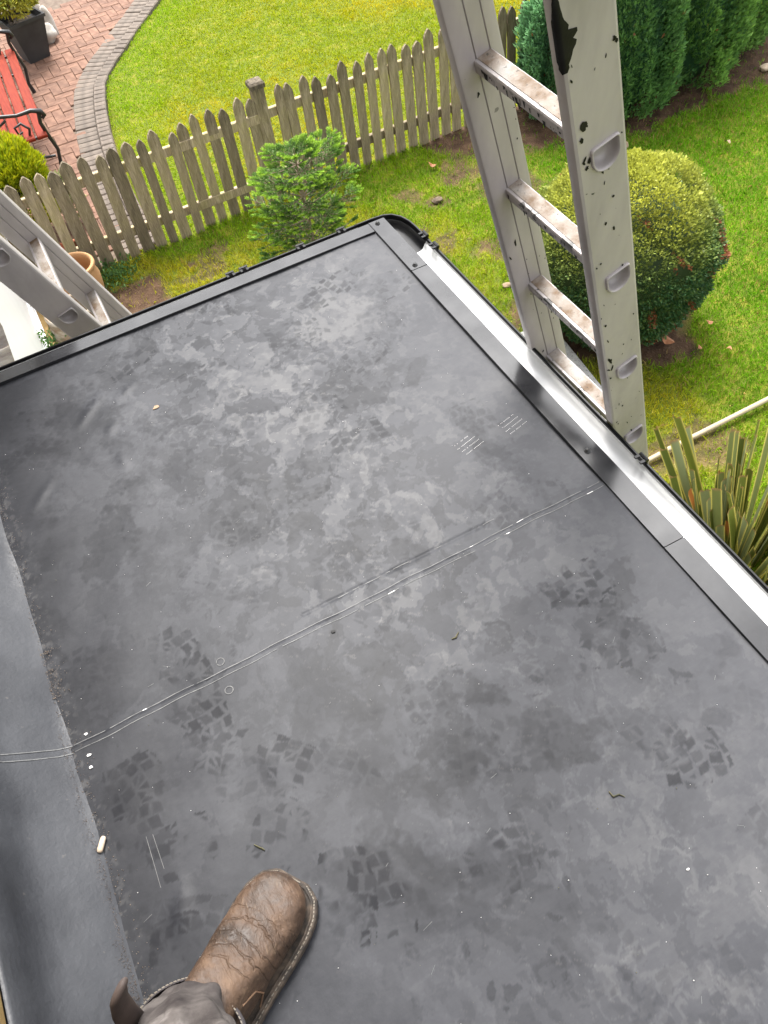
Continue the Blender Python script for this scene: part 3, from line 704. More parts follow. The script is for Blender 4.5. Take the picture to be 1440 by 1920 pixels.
for cx, cy in ((-.0878, .9024), (-.0941, .8334)):
    m = MB(); z = roof_z(cx, cy)+.0016; n = 28; V = []
    for j in range(n):
        a = 2*math.pi*j/n; V += [(cx+.0088*math.cos(a), cy+.0088*math.sin(a), z), (cx+.0076*math.cos(a), cy+.0076*math.sin(a), z)]
    m.add(V, [(2*j, 2*((j+1) % n), 2*((j+1) % n)+1, 2*j+1) for j in range(n) if random.random() < .9]); m.build('ring_mark', M['seam_chalk'], membrane)
# dotted roller marks
for cx, cy in ((.6301, 1.1238), (.7502, 1.1237)):
    m = MB()
    for ln in range(4):
        for k in range(14):
            if random.random() < .3: continue
            x, y = cx - .03 + k*.0040 + ln*.005, cy + .022 - ln*.012 + k*.0010
            z = roof_z(x, y)+.0012; m.add([(x-.0008, y-.0005, z), (x+.0008, y-.0005, z), (x+.0008, y+.0005, z), (x-.0008, y+.0005, z)], [(0,1,2,3)])
    tag(m.build('dotted_mark', M['chalk'], membrane), kind='stuff')
# scratches and flecks
m = MB()
for i in range(26):
    x, y = random.uniform(-.38, .78), random.uniform(-.1, 1.9); L = random.uniform(.004, .02); a = random.gauss(.5, .55) if random.random() < .6 else random.uniform(0, 3.1)
    strip(m, (x, y, roof_z(x, y)), (x+L*math.cos(a), y+L*math.sin(a), roof_z(x+L*math.cos(a), y+L*math.sin(a))), random.uniform(.0004, .0007), .0014)
for (xa, ya, xb, yb) in ((-.329, .644, -.332, .548), (-.317, .642, -.317, .575)):
    strip(m, (xa, ya, ZR+.002), (xb, yb, ZR+.002), .0007, .002)
tag(m.build('scratches', M['chalk_dim'], membrane), kind='stuff')
def grains(name, n, fn, mat, parent):
    o8 = np.array([(1,0,0),(0,1,0),(-1,0,0),(0,-1,0),(0,0,1),(0,0,-.4)], float); f8 = np.array([(0,1,4),(1,2,4),(2,3,4),(3,0,4),(1,0,5),(2,1,5),(3,2,5),(0,3,5)])
    c, sz = fn(n); a = rng.uniform(0, 6.28, n); ca, sa = np.cos(a), np.sin(a)
    st = sz[:, None, None]*rng.uniform(.5, 1.4, (n, 1, 3))*o8[None]
    rx = st[..., 0]*ca[:, None]-st[..., 1]*sa[:, None]; ry = st[..., 0]*sa[:, None]+st[..., 1]*ca[:, None]
    V = np.stack([rx, ry, st[..., 2]], -1) + c[:, None, :]
    me = np_mesh(name, V.reshape(-1, 3), (np.arange(n)[:, None, None]*6 + f8[None]).reshape(-1, 3), [mat])
    return tag(obj(name, me, parent), kind='stuff')
def near_wall(n):
    y = rng.uniform(-.1, 1.6, n); y = np.where(rng.random(n) < .7, y + .12*np.sin(y*9) + .05*np.sin(y*23), y); x = -.418 + np.abs(rng.normal(0, .016, n)) - .006*(y-.9)
    return np.stack([x, y, np.full(n, ZR+.004)], 1), rng.uniform(.0004, .0013, n)
grains('grit', 1700, near_wall, M['grit_mat'], membrane)
def silt(n):
    y = .36 + .55*rng.random(n)**2.2 + .02*rng.normal(0, 1, n); k = np.abs(rng.normal(0, .33, n)).clip(0, 1)*np.clip(1.25-y, .2, 1)
    pa = np.array([up_pt(1, q) for q in y]); pb = np.array([up_pt(3, q) for q in y]); return pa + (pb-pa)*k[:, None]*.55 + np.array([.0006, 0, .0008]), rng.uniform(.0003, .0009, n)
grains('grit', 1300, silt, M['dust_deposit'], upst)
def all_over(n):
    return np.stack([rng.uniform(-.38, .8, n), rng.uniform(-.15, 1.95, n), np.full(n, ZR+.0035)], 1), rng.uniform(.0004, .0011, n)
grains('grit', 260, all_over, M['chalk'], membrane)
grains('grit', 160, all_over, M['twig'], membrane)

# edge trims, joints and screws
def trim_r(y0, y1):
    m = MB(); m.box((.8275, y0, 2.398), (.878, y1, 2.4085)); m.box((.874, y0+.0005, 2.325), (.8795, y1-.0005, 2.4075)); m.box((.8275, y0+.0002, 2.4075), (.8305, y1-.0002, 2.4095))
    m.build('edge_trim', M['trim_black'], ext)
trim_r(-1.2, .6655); trim_r(.6675, 1.7705); trim_r(1.7735, 2.047)
m = MB(); m.box((-.50, 2.000, 2.398), (.8255, 2.045, 2.4085)); m.box((-.50, 2.041, 2.325), (.8255, 2.0465, 2.4075)); m.box((-.50, 1.9995, 2.4075), (.825, 2.0025, 2.4093)); m.build('edge_trim', M['trim_black'], ext)
m = MB(); m.lathe([(.0001, .0005), (.0075, .0005), (.0078, .0015), (.0065, .0024), (.0052, .0028), (.0050, .0050), (.0036, .0066), (.0001, .0070)], 14)
m.box((-.0040, -.0006, .0062), (.0040, .0006, .0074)); scm = m.mesh('screw', M['screw_black'], True)
for x, y in ((.850, 2.030), (.8475, 1.789), (.849, .965), (.8485, .02), (.849, -.75)):
    obj('screw', scm, ext, Matrix.Translation((x, y, 2.4083)) @ Matrix.Rotation(random.uniform(0, 3), 4, 'Z'))

# gutters: black outside, white inside
def gutter(name, path, inner, extra=0):
    pr_o = [(0, -.004), (-.0035, -.002), (-.0040, .002), (-.002, .0045), (.002, .0045), (.004, .0015), (.0042, -.004)]
    inn = [(.0042, -.004), (.0050, -.010), (.0085, -.012), (.0125, -.020), (.0175, -.027), (.025, -.0315), (.040, -.0335), (.060, -.0335), (.080, -.0335), (.095, -.030), (.104, -.020), (.107, -.008), (.108, .0)]
    out = [(.0555 - .0555*math.cos(a), -.006 - .034*math.sin(a)**.5) for a in np.linspace(0.0, math.pi, 15)]
    P = [Vector((x, y, 0)) for x, y in path]
    def frame(i):
        a = (P[i]-P[i-1]).normalized() if i > 0 else (P[1]-P[0]).normalized(); b = (P[i+1]-P[i]).normalized() if i < len(P)-1 else a
        na, nb = Vector((-a.y, a.x, 0)), Vector((-b.y, b.x, 0)); n = (na+nb).normalized(); return n / max(.5, n.dot(na))
    m = MB(); zl = 2.379
    for prf, mi in ((inn, 1 if inner else 0), (pr_o, 0), ([(0, -.004)]+out[1:], 0)):
        m.rings([[P[i] + frame(i)*sx_ + Vector((0, 0, zl+sz_)) for sx_, sz_ in prf] for i in range(len(P))], False, False, closed=False, mi=mi)
    me = raw_mesh(name, m.v, m.f, [M['gutter_black'], M['gutter_white']], True, m.m); me.set_sharp_from_angle(angle=R(50))
    return obj(name, me, ext)
gr = gutter('gutter', [(.953, -1.2), (.953, .4), (.953, 1.2), (.953, 1.912)], True)
gc = gutter('gutter_corner', [(.954, 1.905), (.954, 1.985), (.951, 2.02), (.941, 2.055), (.922, 2.082), (.897, 2.095), (.86, 2.099), (.80, 2.099)], False)
gb = gutter('gutter', [(.81, 2.098), (.4, 2.098), (-.1, 2.098), (-.5, 2.098)], True)
m = MB(); m.box((-.006, -.013, -.012), (.003, .013, .009)); m.box((-.017, -.013, .006), (.003, -.006, .010)); m.box((-.017, .006, .006), (.003, .013, .010)); m.tube([(.001, -.013, .008), (.001, .013, .008)], .0055, 8)
clip_me = m.mesh('clip', M['gutter_black'])
for y in (1.926, 1.862, .895, -.4): obj('clip', clip_me, gr, Matrix.Translation((.955, y, 2.380)))
for x in (.386, .430, .617, .754): obj('clip', clip_me, gb, Matrix.Translation((x, 2.1, 2.380)) @ Matrix.Rotation(R(90), 4, 'Z'))

# ================================================================== LADDERS
def ladder(label, P0, d, r, kmin, kmax, bmin, bmax, matn, L=.3263, spacing=.301, tarred=False, group='aluminium ladders leaning at the roof edges'):
    P0 = Vector(P0); d = Vector(d).normalized(); r = Vector(r); r = (r - d*r.dot(d)).normalized(); u = r.cross(d)
    W = lambda a, b, c: P0 + r*a + d*b + u*c
    base = W(L/2, bmin, 0)
    root = thing('ladder', label, 'ladder', base, group)
    mt = M[matn]
    lo, hi, th, q = -.0535, .043, .028, .0065
    def rail(a_out, sgn):
        """box section rail; outer face at a_out, thickness towards sgn"""
        g1, g2 = -.014, .016
        sec = [(lo+q, 0), (lo+q*.3, q*.3), (lo, q), (lo, th-q), (lo+q*.3, th-q*.3), (lo+q, th), (g1-.0015, th), (g1, th-.003), (g1+.0015, th), (g2-.0015, th), (g2, th-.003), (g2+.0015, th), (hi-q, th), (hi-q*.3, th-q*.3), (hi, th-q), (hi, q), (hi-q*.3, q*.3), (hi-q, 0)]
        m = MB(); bs = [bmin, bmax]
        m.rings([[W(a_out+sgn*a, b, c) for c, a in sec] for b in bs], False, False, closed=False)
        # outer face with a D shaped pressing at each rung
        D = []
        w2, top, bot = .0245, .016, -.032
        for j in range(8): D.append((-w2 + .004 + (2*w2-.008)*j/7, top))
        D += [(w2-.001, top-.002), (w2, top-.006), (w2, -.004)]
        for j in range(1, 14):
            a = math.pi*j/14; D.append((w2*math.cos(a), -.006 + (bot+.006)*math.sin(a)))
        D += [(-w2, -.004), (-w2, top-.006), (-w2+.001, top-.002)]
        n = len(D); c0, c1 = lo+q, hi-q
        def outer(c, b):   # push D point out to the block rectangle
            hb = .05; ang = max(abs(c)/(c1 if c > 0 else -c0), abs(b)/hb); return (c/ang, b/ang)
        O = [outer(c, b) for c, b in D]
        prev = bmin; flanges = []
        for k in range(kmin, kmax+1):
            bk = k*spacing
            m.add([W(a_out, prev, c0), W(a_out, prev, c1), W(a_out, bk-.05, c1), W(a_out, bk-.05, c0)], [(0,1,2,3)])
            V = [W(a_out, bk+b, c) for c, b in O] + [W(a_out, bk+b, c) for c, b in D]
            m.add(V, [(j, (j+1) % n, n+(j+1) % n, n+j) for j in range(n)])
            # fill the corners between fan and rectangle
            for cc, bb in ((c0, -.05), (c1, -.05), (c1, .05), (c0, .05)):
                js = sorted(range(n), key=lambda j: (O[j][0]-cc)**2+(O[j][1]-bb)**2)[:2]
                m.add([W(a_out, bk+bb, cc), W(a_out, bk+O[js[0]][1], O[js[0]][0]), W(a_out, bk+O[js[1]][1], O[js[1]][0])], [(0,1,2)])
            prev = bk+.05
            fl = MB(); rimp = []
            pro = [(1.12, .0), (1.115, -.0035), (1.06, -.0055), (.99, -.0045), (.94, .001), (.90, .008), (.80, .016), (.40, .019)]
            fl.rings([[W(a_out+sgn*z, bk+b*sc-.007*(1-sc), c*sc) for c, b in D] for sc, z in pro], False, True)
            flanges.append(fl)
        m.add([W(a_out, prev, c0), W(a_out, prev, c1), W(a_out, bmax, c1), W(a_out, bmax, c0)], [(0,1,2,3)])
        m.add([W(a_out+sgn*a, bmax, c) for c, a in sec], [tuple(range(len(sec)))])
        me = m.mesh('rail', mt, True); me.set_sharp_from_angle(angle=R(35))
        ro = obj('rail', me, root)
        for fl in flanges:
            fme = fl.mesh('rung_flange', mt, True); obj('rung_flange', fme, ro)
        ft = MB(); ft.rings([[W(a_out+sgn*(a*1.25-.003), b, c*1.08) for c, a in sec] for b in (bmin-.035, bmin+.04)]); ft.build('rubber_foot', M['ladder_rubber'], ro)
        return ro
    near = rail(0.0, 1); rail(L+th, -1)
    # rungs
    sec = [(-.0185, .013), (.0175, .013), (.0195, .011), (.0195, -.004), (.014, -.018), (.004, -.025), (-.006, -.025), (-.015, -.018), (-.0205, -.010), (-.0205, .010)]
    for k in range(kmin, kmax+1):
        m = MB(); bk = k*spacing
        m.rings([[W(a, bk+b, c) for c, b in sec] for a in (th-.001, L+.001)])
        ru = m.build('rung', M['aluminium_tarred'] if tarred else mt, root, auto=30)
        m = MB(); m.box((th, -.0120, .0126), (L-.0005, .0165, .0141))
        V = [W(p[0], bk+p[2], p[1]) for p in m.v]; m.v = [tuple(p) for p in V]
        m.build('tread', M['tread_dirt'], ru)
    return root, W, near

d1 = (-.27, -.073, .96); r1 = (-.053, .997, .06)
lad1, W1, rail1 = ladder('tar marked aluminium ladder leaning on the right gutter beside the topiary', (1.0363, 1.0213, 2.3004), d1, r1, -7, 8, -2.37, 2.6, 'aluminium', tarred=True)
# thick tar on the edge of the near rail
def smear(parent, W, pts, name='tar_smear'):
    """thin irregular skin of tar on the rail's outer face, wrapping its front edge"""
    m = MB(); n = 60; V = []; 
    b0, b1 = pts[0][0], pts[-1][0]
    for i in range(n+1):
        b = b0 + (b1-b0)*i/n; w = np.interp(b, [p[0] for p in pts], [p[1] for p in pts])
        w = .55*max(0.0006, w*(1 + .5*math.sin(i*2.1)*.4 + random.uniform(-.25, .25)))
        f_ = min(1, w/.006); V += [W(.001+.010*f_, b, -.0543), W(.001+.004*f_, b, -.0543), W(.0004, b, -.0505), W(-.0007, b, -.0475), W(-.0007, b, -.0475+w*.6), W(-.0006, b, -.0475+w)]
    k = 6; m.add(V, [(i*k+j, i*k+j+1, (i+1)*k+j+1, (i+1)*k+j) for i in range(n) for j in range(k-1)])
    me = m.mesh(name, M['tar'], True); return obj(name, me, parent)
smear(rail1, W1, [(1.075, .001), (1.09, .016), (1.11, .034), (1.125, .040), (1.14, .018), (1.155, .010), (1.17, .004), (1.19, .001), (1.21, .001), (1.23, .030), (1.27, .050), (1.32, .055), (1.4, .02)])
for b, c, s_ in ((1.075*q_[0], 1.075*q_[1], q_[2]) for q_ in ((.905, -.030, .010), (.885, -.036, .006), (.842, -.028, .007), (.832, -.033, .005), (.70, -.012, .004), (.745, .006, .004), (.28, -.040, .004), (.62, -.03, .003), (.15, -.02, .004), (.09, -.036, .003), (.43, .026, .003), (1.0, .03, .005), (.995, .033, .004), (.36, -.002, .003), (.58, .012, .003), (-.02, -.03, .003))):
    m = MB(); n = 11; V = [W1(-.0009, b + s_*.9*math.sin(6.283*j/n)*random.uniform(.6, 1.3), c + s_*.7*math.cos(6.283*j/n)*random.uniform(.5, 1.2)) for j in range(n)]
    m.add(V, [tuple(range(n))]); m.build('tar_spot', M['tar'], rail1)
# fine tar specks and scratches on rails and rung fronts
def specks(parent, W, n, aface, c0, c1, b0, b1, off, seed, smax=.0035):
    r_ = random.Random(seed); m = MB()
    for _ in range(n):
        b, c = r_.uniform(b0, b1), r_.uniform(c0, c1); s_ = r_.uniform(.0007, smax)*r_.random()**.5; el = r_.uniform(1, 4); k = 7; sk = r_.uniform(-1, 1)
        V = [W(aface+off, b + el*s_*math.sin(6.283*j/k)*r_.uniform(.6, 1.2), c + s_*math.cos(6.283*j/k)*r_.uniform(.6, 1.2) + sk*s_*math.sin(6.283*j/k)) for j in range(k)]
        m.add(V, [tuple(range(k))])
    return tag(m.build('tar_specks', M['tar'], parent), kind='stuff')
specks(rail1, W1, 34, 0, -.045, .036, -.1, 1.4, -.0006, 3)
specks(rail1, W1, 22, 0, -.046, -.035, -.1, 1.4, -.0007, 4, .005)
far1 = [o for o in lad1.children if o.name.startswith('rail')][-1]
specks(far1, W1, 34, .3263, -.048, .038, -.1, 1.5, -.0006, 5)
for ru in [o for o in lad1.children if o.name.startswith('rung')]:
    kk = round(((Vector(ru.data.vertices[0].co) - W1(0, 0, 0)).dot(Vector(d1).normalized()))/.301)
    if not -1 <= kk <= 5: continue
    r_ = random.Random(40+kk); m = MB(); dn_ = 26 if kk > 2 else 14
    for _ in range(dn_):
        a, w_ = r_.uniform(.035, .32), r_.uniform(.0008, .0035)*(2.2 if r_.random() < .2 else 1); t0 = r_.uniform(-.004, .010); t1 = t0 - r_.uniform(.003, .014)
        m.add([W1(a-w_, kk*.301+t0, -.0212), W1(a+w_, kk*.301+t0, -.0212), W1(a+w_*.6, kk*.301+t1, -.0212), W1(a-w_*.5, kk*.301+t1, -.0212)], [(0,1,2,3)])
    tag(m.build('tar_specks', M['tar'], ru), kind='stuff')
d2 = (-.293, -.188, .937); r2 = (.005, .98, .198)
lad2, W2, rail2 = ladder('clean grey aluminium ladder behind the back roof edge, reaching up left past the flower pots', (-.0925, 2.2554, 2.352), d2, r2, -8, 5, -2.47, 1.52, 'aluminium_clean')

# ================================================================== FENCE
fence = thing('picket_fence', 'weathered pointed picket fence between the two lawns', 'fence', (1.9, 6.1, 0))
m = MB(); hw, th = .039, .010
pr = [(-hw, 0), (hw, 0), (hw, .825), (hw*.93, .848), (hw*.66, .872), (hw*.22, .896), (0, .902), (-hw*.22, .896), (-hw*.66, .872), (-hw*.93, .848), (-hw, .825)]
m.rings([[(x, y, z) for x, z in pr] for y in (-th, th)]); pk = m.mesh('picket', M['weathered_wood'])
pm2 = MB(); pr2 = [(-hw*.95, 0), (hw*.97, 0), (hw, .80), (hw*.9, .84), (hw*.55, .87), (hw*.1, .888), (-hw*.35, .875), (-hw*.8, .852), (-hw, .82)]
pm2.rings([[(x, y, z) for x, z in pr2] for y in (-th, th)]); pk2 = pm2.mesh('picket', M['weathered_wood'])
i = -4
xp = -.445
while xp < 5.2:
    if abs(xp-1.735) > .05:
        y = 6.085 + .03*(xp > 1.0) + random.uniform(-.006, .006)
        lean = random.gauss(0, .012) + (.03 if xp < .75 else 0)*random.random()
        wm = Matrix.Translation((xp + random.uniform(-.006, .006), y, -.03 + random.uniform(-.012, .012))) @ Matrix.Rotation(lean, 4, 'Y') @ Matrix.Rotation(random.gauss(0, .012), 4, 'X') @ Matrix.Diagonal((random.uniform(.9, 1.1)*(1.17 if xp < .75 else 1), 1, random.uniform(.975, 1.03), 1))
        obj('picket', random.choice((pk, pk, pk2)), fence, wm)
    xp += .1105
for z in (.19, .69):
    for x0, x1 in ((-.46, 1.69), (1.78, 5.2)):
        rm = MB(); rm.bbox((x0, 6.100 + .03*(x0 > 1), z-.035), (x1, 6.136 + .03*(x0 > 1), z+.035), .004); rm.build('rail', M['weathered_wood'], fence)
m = MB(); m.bbox((-.045, -.045, -.02), (.045, .045, .91), .004); po = m.build('post', M['weathered_wood'], fence, wm=Matrix.Translation((1.735, 6.145, 0)))
m = MB(); m.bbox((-.058, -.058, .91), (.058, .058, .955), .015); m.build('post_cap', M['weathered_wood'], po, wm=Matrix.Translation((1.735, 6.145, 0)))
m = MB(); m.bbox((-.045, -.045, -.02), (.045, .045, .91), .004); m.build('post', M['weathered_wood'], fence, wm=Matrix.Translation((3.66, 6.155, 0)))

# ================================================================== PLANTS
def frames(N):
    N = N/np.maximum(np.linalg.norm(N, axis=1, keepdims=True), 1e-9)
    a = np.where(abs(N[:, 2:3]) < .9, np.array([[0, 0, 1.]]), np.array([[1., 0, 0]]))
    T = np.cross(a, N); T /= np.linalg.norm(T, axis=1, keepdims=True); return N, T, np.cross(N, T)

def leaves(name, P, D, size, width, col, parent, mat='leaf', roll=None):
    """kite shaped leaves at P pointing along D"""
    n = len(P); D, T, B = frames(D)
    ph = rng.uniform(0, 2*np.pi, n) if roll is None else roll
    S = T*np.cos(ph)[:, None] + B*np.sin(ph)[:, None]; U = np.cross(D, S)
    L = np.broadcast_to(np.asarray(size, float), n)[:, None]; Wd = np.broadcast_to(np.asarray(width, float), n)[:, None]
    V = np.stack([P, P + D*L*.5 + S*Wd*.5 + U*Wd*.12, P + D*L, P + D*L*.5 - S*Wd*.5 + U*Wd*.12], 1).reshape(-1, 3)
    F = np.arange(n)[:, None]*4 + np.array([[0, 1, 2, 3]])
    return obj(name, np_mesh(name, V, F, [M[mat]], col=np.repeat(col, 4, 0)), parent)

def noise3(P, f, seed): return (fbm(P[:, 0]+P[:, 2]*.7, P[:, 1]-P[:, 2]*.9, f, 3, seed) + fbm(P[:, 2]+P[:, 1]*.5, P[:, 0]-P[:, 1]*.3, f, 3, seed+7))/2

# clipped dome
topi = thing('topiary_shrub', 'clipped dome shaped evergreen shrub with yellow top and brown dead patches', 'shrub', (3.04, 3.42, 0))
tprof = np.array([(0.03, .30), (.1, .40), (.25, .49), (.45, .56), (.60, .57), (.75, .52), (.88, .425), (.98, .31), (1.06, .17), (1.09, .0)])
def dome(n, jit):
    zc = rng.uniform(0, 1, n)**.9; seg = np.cumsum(np.hypot(np.diff(tprof[:, 0]), np.diff(tprof[:, 1]))); seg = np.concatenate([[0], seg])/seg[-1]
    wts = np.interp(zc, seg, tprof[:, 1]); 
    z = np.interp(zc, seg, tprof[:, 0]); r = np.interp(zc, seg, tprof[:, 1])
    keep = rng.random(n) < (r/.57*.9+.1); z, r, zc = z[keep], r[keep], zc[keep]; n = len(z)
    a = rng.uniform(0, 2*np.pi, n)
    dz = np.interp(zc+.02, seg, tprof[:, 0])-np.interp(zc-.02, seg, tprof[:, 0]); dr = np.interp(zc+.02, seg, tprof[:, 1])-np.interp(zc-.02, seg, tprof[:, 1])
    nr, nz = dz, -dr; l = np.hypot(nr, nz)+1e-9; nr, nz = nr/l, nz/l
    N = np.stack([nr*np.cos(a), nr*np.sin(a), nz], 1); P = np.stack([r*np.cos(a), r*np.sin(a), z], 1)
    lump = (noise3(P, 5.5, 301)-.5)*.12 + (noise3(P, 15, 311)-.5)*.10
    P = P + N*(lump - rng.uniform(0, jit, n)**1.0)[:, None]
    return P, N, a
P, N, a = dome(105000, .05); P = P*np.array([1.05, 1.05, 1.04])
dead = sstep(.62, .66, noise3(P*1.0, 6.5, 325)) * (rng.random(len(P)) < .8)
dead = np.maximum(dead, ((np.hypot(P[:, 0]-.38, P[:, 1]+.38) < .16) & (abs(P[:, 2]-.60) < .09) & (noise3(P, 16, 331) > .50)).astype(float))
hol = noise3(P, 9, 341) < .36; P, N, a, dead = P[~hol], N[~hol], a[~hol], dead[~hol]
topw = np.clip(sstep(.55, 1.15, P[:, 2]) + (noise3(P, 3, 345)-.5)*.5, 0, 1); rr = rng.random(len(P))
c = mixc((0.044, 0.120, 0.045), (0.45, 0.46, 0.07), np.clip(topw*.95 + rr*.25 - .08, 0, 1))
c = c*rng.uniform(.75, 1.25, len(P))[:, None]
c = np.where((dead > .5)[:, None], np.array([[0.30, 0.11, 0.055]])*rng.uniform(.6, 1.2, len(P))[:, None], c)
leaves('crown', P + [3.04, 3.42, 0], N + rng.normal(0, .45, N.shape) + [0, 0, .25], rng.uniform(.012, .028, len(P)), rng.uniform(.008, .016, len(P)), c, topi)
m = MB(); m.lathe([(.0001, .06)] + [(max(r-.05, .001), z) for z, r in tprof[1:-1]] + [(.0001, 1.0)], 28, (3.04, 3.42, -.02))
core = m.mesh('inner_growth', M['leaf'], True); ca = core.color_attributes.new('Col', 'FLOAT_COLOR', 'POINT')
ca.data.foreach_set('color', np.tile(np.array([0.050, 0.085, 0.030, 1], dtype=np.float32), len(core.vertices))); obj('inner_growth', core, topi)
m = MB(); m.tube([(3.04, 3.42, -.03), (3.04, 3.42, .12), (3.08, 3.44, .3)], [.06, .05, .04], 8); m.build('trunk', M['bark'], topi)

# screening conifers
def conifer(label, cx, cy, rx, ry, h, n, seed, c_lo, c_hi, group='dark conifers along the fence bed', lean=(0, 0), up=.9, ls=.05):
    root = thing('conifer', label, 'conifer', (cx, cy, 0), group)
    z = rng.uniform(.02, 1, n)**.95; a = rng.uniform(0, 2*np.pi, n)
    pr_ = np.interp(z, [0, .08, .3, .6, .85, 1], [.72, .86, 1.0, .92, .62, .08])
    P = np.stack([pr_*rx*np.cos(a), pr_*ry*np.sin(a), z*h], 1)
    N = np.stack([np.cos(a)/rx, np.sin(a)/ry, np.full(n, .35)], 1); N /= np.linalg.norm(N, axis=1, keepdims=True)
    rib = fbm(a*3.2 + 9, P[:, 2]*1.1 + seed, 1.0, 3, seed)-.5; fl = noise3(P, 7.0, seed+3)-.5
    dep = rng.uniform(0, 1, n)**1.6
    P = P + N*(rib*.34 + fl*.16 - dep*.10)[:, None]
    P[:, 2] = np.maximum(P[:, 2], .02)
    keep = (fl + .5*rib) > -.17; P, N, rib, fl, dep = P[keep], N[keep], rib[keep], fl[keep], dep[keep]; k = len(P)
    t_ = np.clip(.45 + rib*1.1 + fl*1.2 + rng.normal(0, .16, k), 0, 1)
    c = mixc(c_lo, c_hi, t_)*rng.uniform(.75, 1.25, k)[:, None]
    br_ = rng.random(k) < .006; c = np.where(br_[:, None], np.array([[.26, .11, .05]]), c)
    D = N*.75 + np.array([[lean[0], lean[1], up]]) + rng.normal(0, .35, N.shape)
    leaves('crown', P + [cx, cy, 0], D, rng.uniform(.6, 1.3, k)*ls, rng.uniform(.35, .8, k)*ls*.6, c, root)
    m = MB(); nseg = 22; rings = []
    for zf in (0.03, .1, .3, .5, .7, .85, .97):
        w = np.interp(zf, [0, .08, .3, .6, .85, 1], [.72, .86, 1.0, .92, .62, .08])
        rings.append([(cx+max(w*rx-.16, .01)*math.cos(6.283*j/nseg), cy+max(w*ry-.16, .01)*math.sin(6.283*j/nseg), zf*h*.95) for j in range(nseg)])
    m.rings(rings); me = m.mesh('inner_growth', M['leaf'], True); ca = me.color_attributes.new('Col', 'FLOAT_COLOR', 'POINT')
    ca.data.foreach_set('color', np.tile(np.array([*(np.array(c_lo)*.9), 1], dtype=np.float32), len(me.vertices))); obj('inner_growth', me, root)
    m = MB(); m.tube([(cx, cy, -.04), (cx, cy, .4*h), (cx, cy, .85*h)], [.06, .045, .02], 8); m.build('trunk', M['bark'], root)
conifer('broad dark green conifer directly behind the tall ladder', 4.72, 5.62, .50, .45, 1.75, 42000, 401, (0.050, 0.135, 0.062), (0.19, 0.37, 0.10))
conifer('dark green conifer with bright green fringe, middle of the hedge row', 5.42, 5.66, .48, .44, 1.8, 42000, 431, (0.052, 0.14, 0.062), (0.25, 0.45, 0.09))
conifer('dark conifer at the right end of the hedge row by the bare soil', 6.12, 5.95, .50, .45, 1.8, 36000, 461, (0.050, 0.138, 0.060), (0.24, 0.43, 0.10))
conifer('small blue green conifer seen between the two rails of the tall ladder', 4.14, 5.86, .20, .17, .95, 12000, 491, (0.07, 0.18, 0.10), (0.20, 0.40, 0.18), ls=.055)

# golden bush and pale shrub behind the fence at left
def bush(name, label, cx, cy, rx, ry, h, n, c_lo, c_hi, size, width, up, seed, z0=0.0, cat='shrub', lump=.25):
    root = thing(name, label, cat, (cx, cy, z0))
    v = rng.normal(0, 1, (n, 3)); v /= np.linalg.norm(v, axis=1, keepdims=True); v[:, 2] = np.where(v[:, 2] < -.5, -v[:, 2], v[:, 2])
    rad = 1 - .45*rng.random(n)**1.7
    P = v*np.array([rx, ry, h/2])*rad[:, None]; ln_ = noise3(P, 3.5/max(rx, .1)*.5, seed)-.5
    P = P + v*(ln_*lump)[:, None]; P[:, 2] += h/2; keep = ln_ > -.2; P, v, ln_, rad = P[keep], v[keep], ln_[keep], rad[keep]; k = len(P)
    P[:, 2] = np.maximum(P[:, 2], .015)
    c = mixc(c_lo, c_hi, np.clip(.5 + ln_*1.3 + rng.normal(0, .28, k), 0, 1))*rng.uniform(.8, 1.2, k)[:, None]
    leaves('foliage', P + [cx, cy, z0], v*.7 + [0, 0, up] + rng.normal(0, .4, v.shape), rng.uniform(.7, 1.3, k)*size, rng.uniform(.7, 1.3, k)*width, c, root)
    m = MB()
    for j in range(5):
        a = 6.283*j/5; m.tube([(cx, cy, z0-.02), (cx+.3*rx*math.cos(a), cy+.3*ry*math.sin(a), z0+.35*h), (cx+.55*rx*math.cos(a), cy+.55*ry*math.sin(a), z0+.7*h)], [.012, .009, .004], 6)
    m.build('stem', M['bark'], root)
    return root
bush('golden_conifer', 'bright golden green conifer bush behind the left end of the fence', -.22, 6.85, .33, .32, .80, 20000, (0.15, 0.23, 0.006), (0.48, 0.48, 0.010), .05, .012, .8, 511)
bush('variegated_shrub', 'small cream and green leaved shrub next to the golden bush', .13, 6.85, .13, .13, .42, 1500, (0.15, 0.20, 0.06), (0.44, 0.42, 0.23), .038, .026, .3, 521, lump=.12)

# young fir
fir = thing('fir_tree', 'young fir tree with lime green shoot tips in front of the fence', 'tree', (1.60, 5.10, 0))
NP, ND, NC, NL = [], [], [], []
tw = MB(); m = MB()
fx, fy, fh = 1.60, 5.10, .95
m.tube([(fx, fy, -.03), (fx+.005, fy, .3), (fx, fy-.005, .7), (fx, fy, fh)], [.022, .017, .010, .003], 8); m.build('trunk', M['bark_pale'], fir)
def needles(p, q, n, ln, c0, c1, spread=.9):
    p, q = np.array(p), np.array(q); d = (q-p)/np.linalg.norm(q-p); ts = rng.random(n)
    o = rng.normal(0, 1, (n, 3)); o -= (o@d)[:, None]*d[None]; o /= np.linalg.norm(o, axis=1, keepdims=True); o[:, 2] = np.abs(o[:, 2])*.6 + .05
    NP.append(p[None] + ts[:, None]*(q-p)[None]); ND.append(d[None]*.75 + o*spread); NC.append(mixc(c0, c1, ts)*rng.uniform(.8, 1.2, n)[:, None]); NL.append(rng.uniform(.75, 1.2, n)*ln)
OLD, MID, TIP = (0.070, 0.14, 0.034), (0.13, 0.25, 0.038), (0.34, 0.52, 0.055)
lev = 0
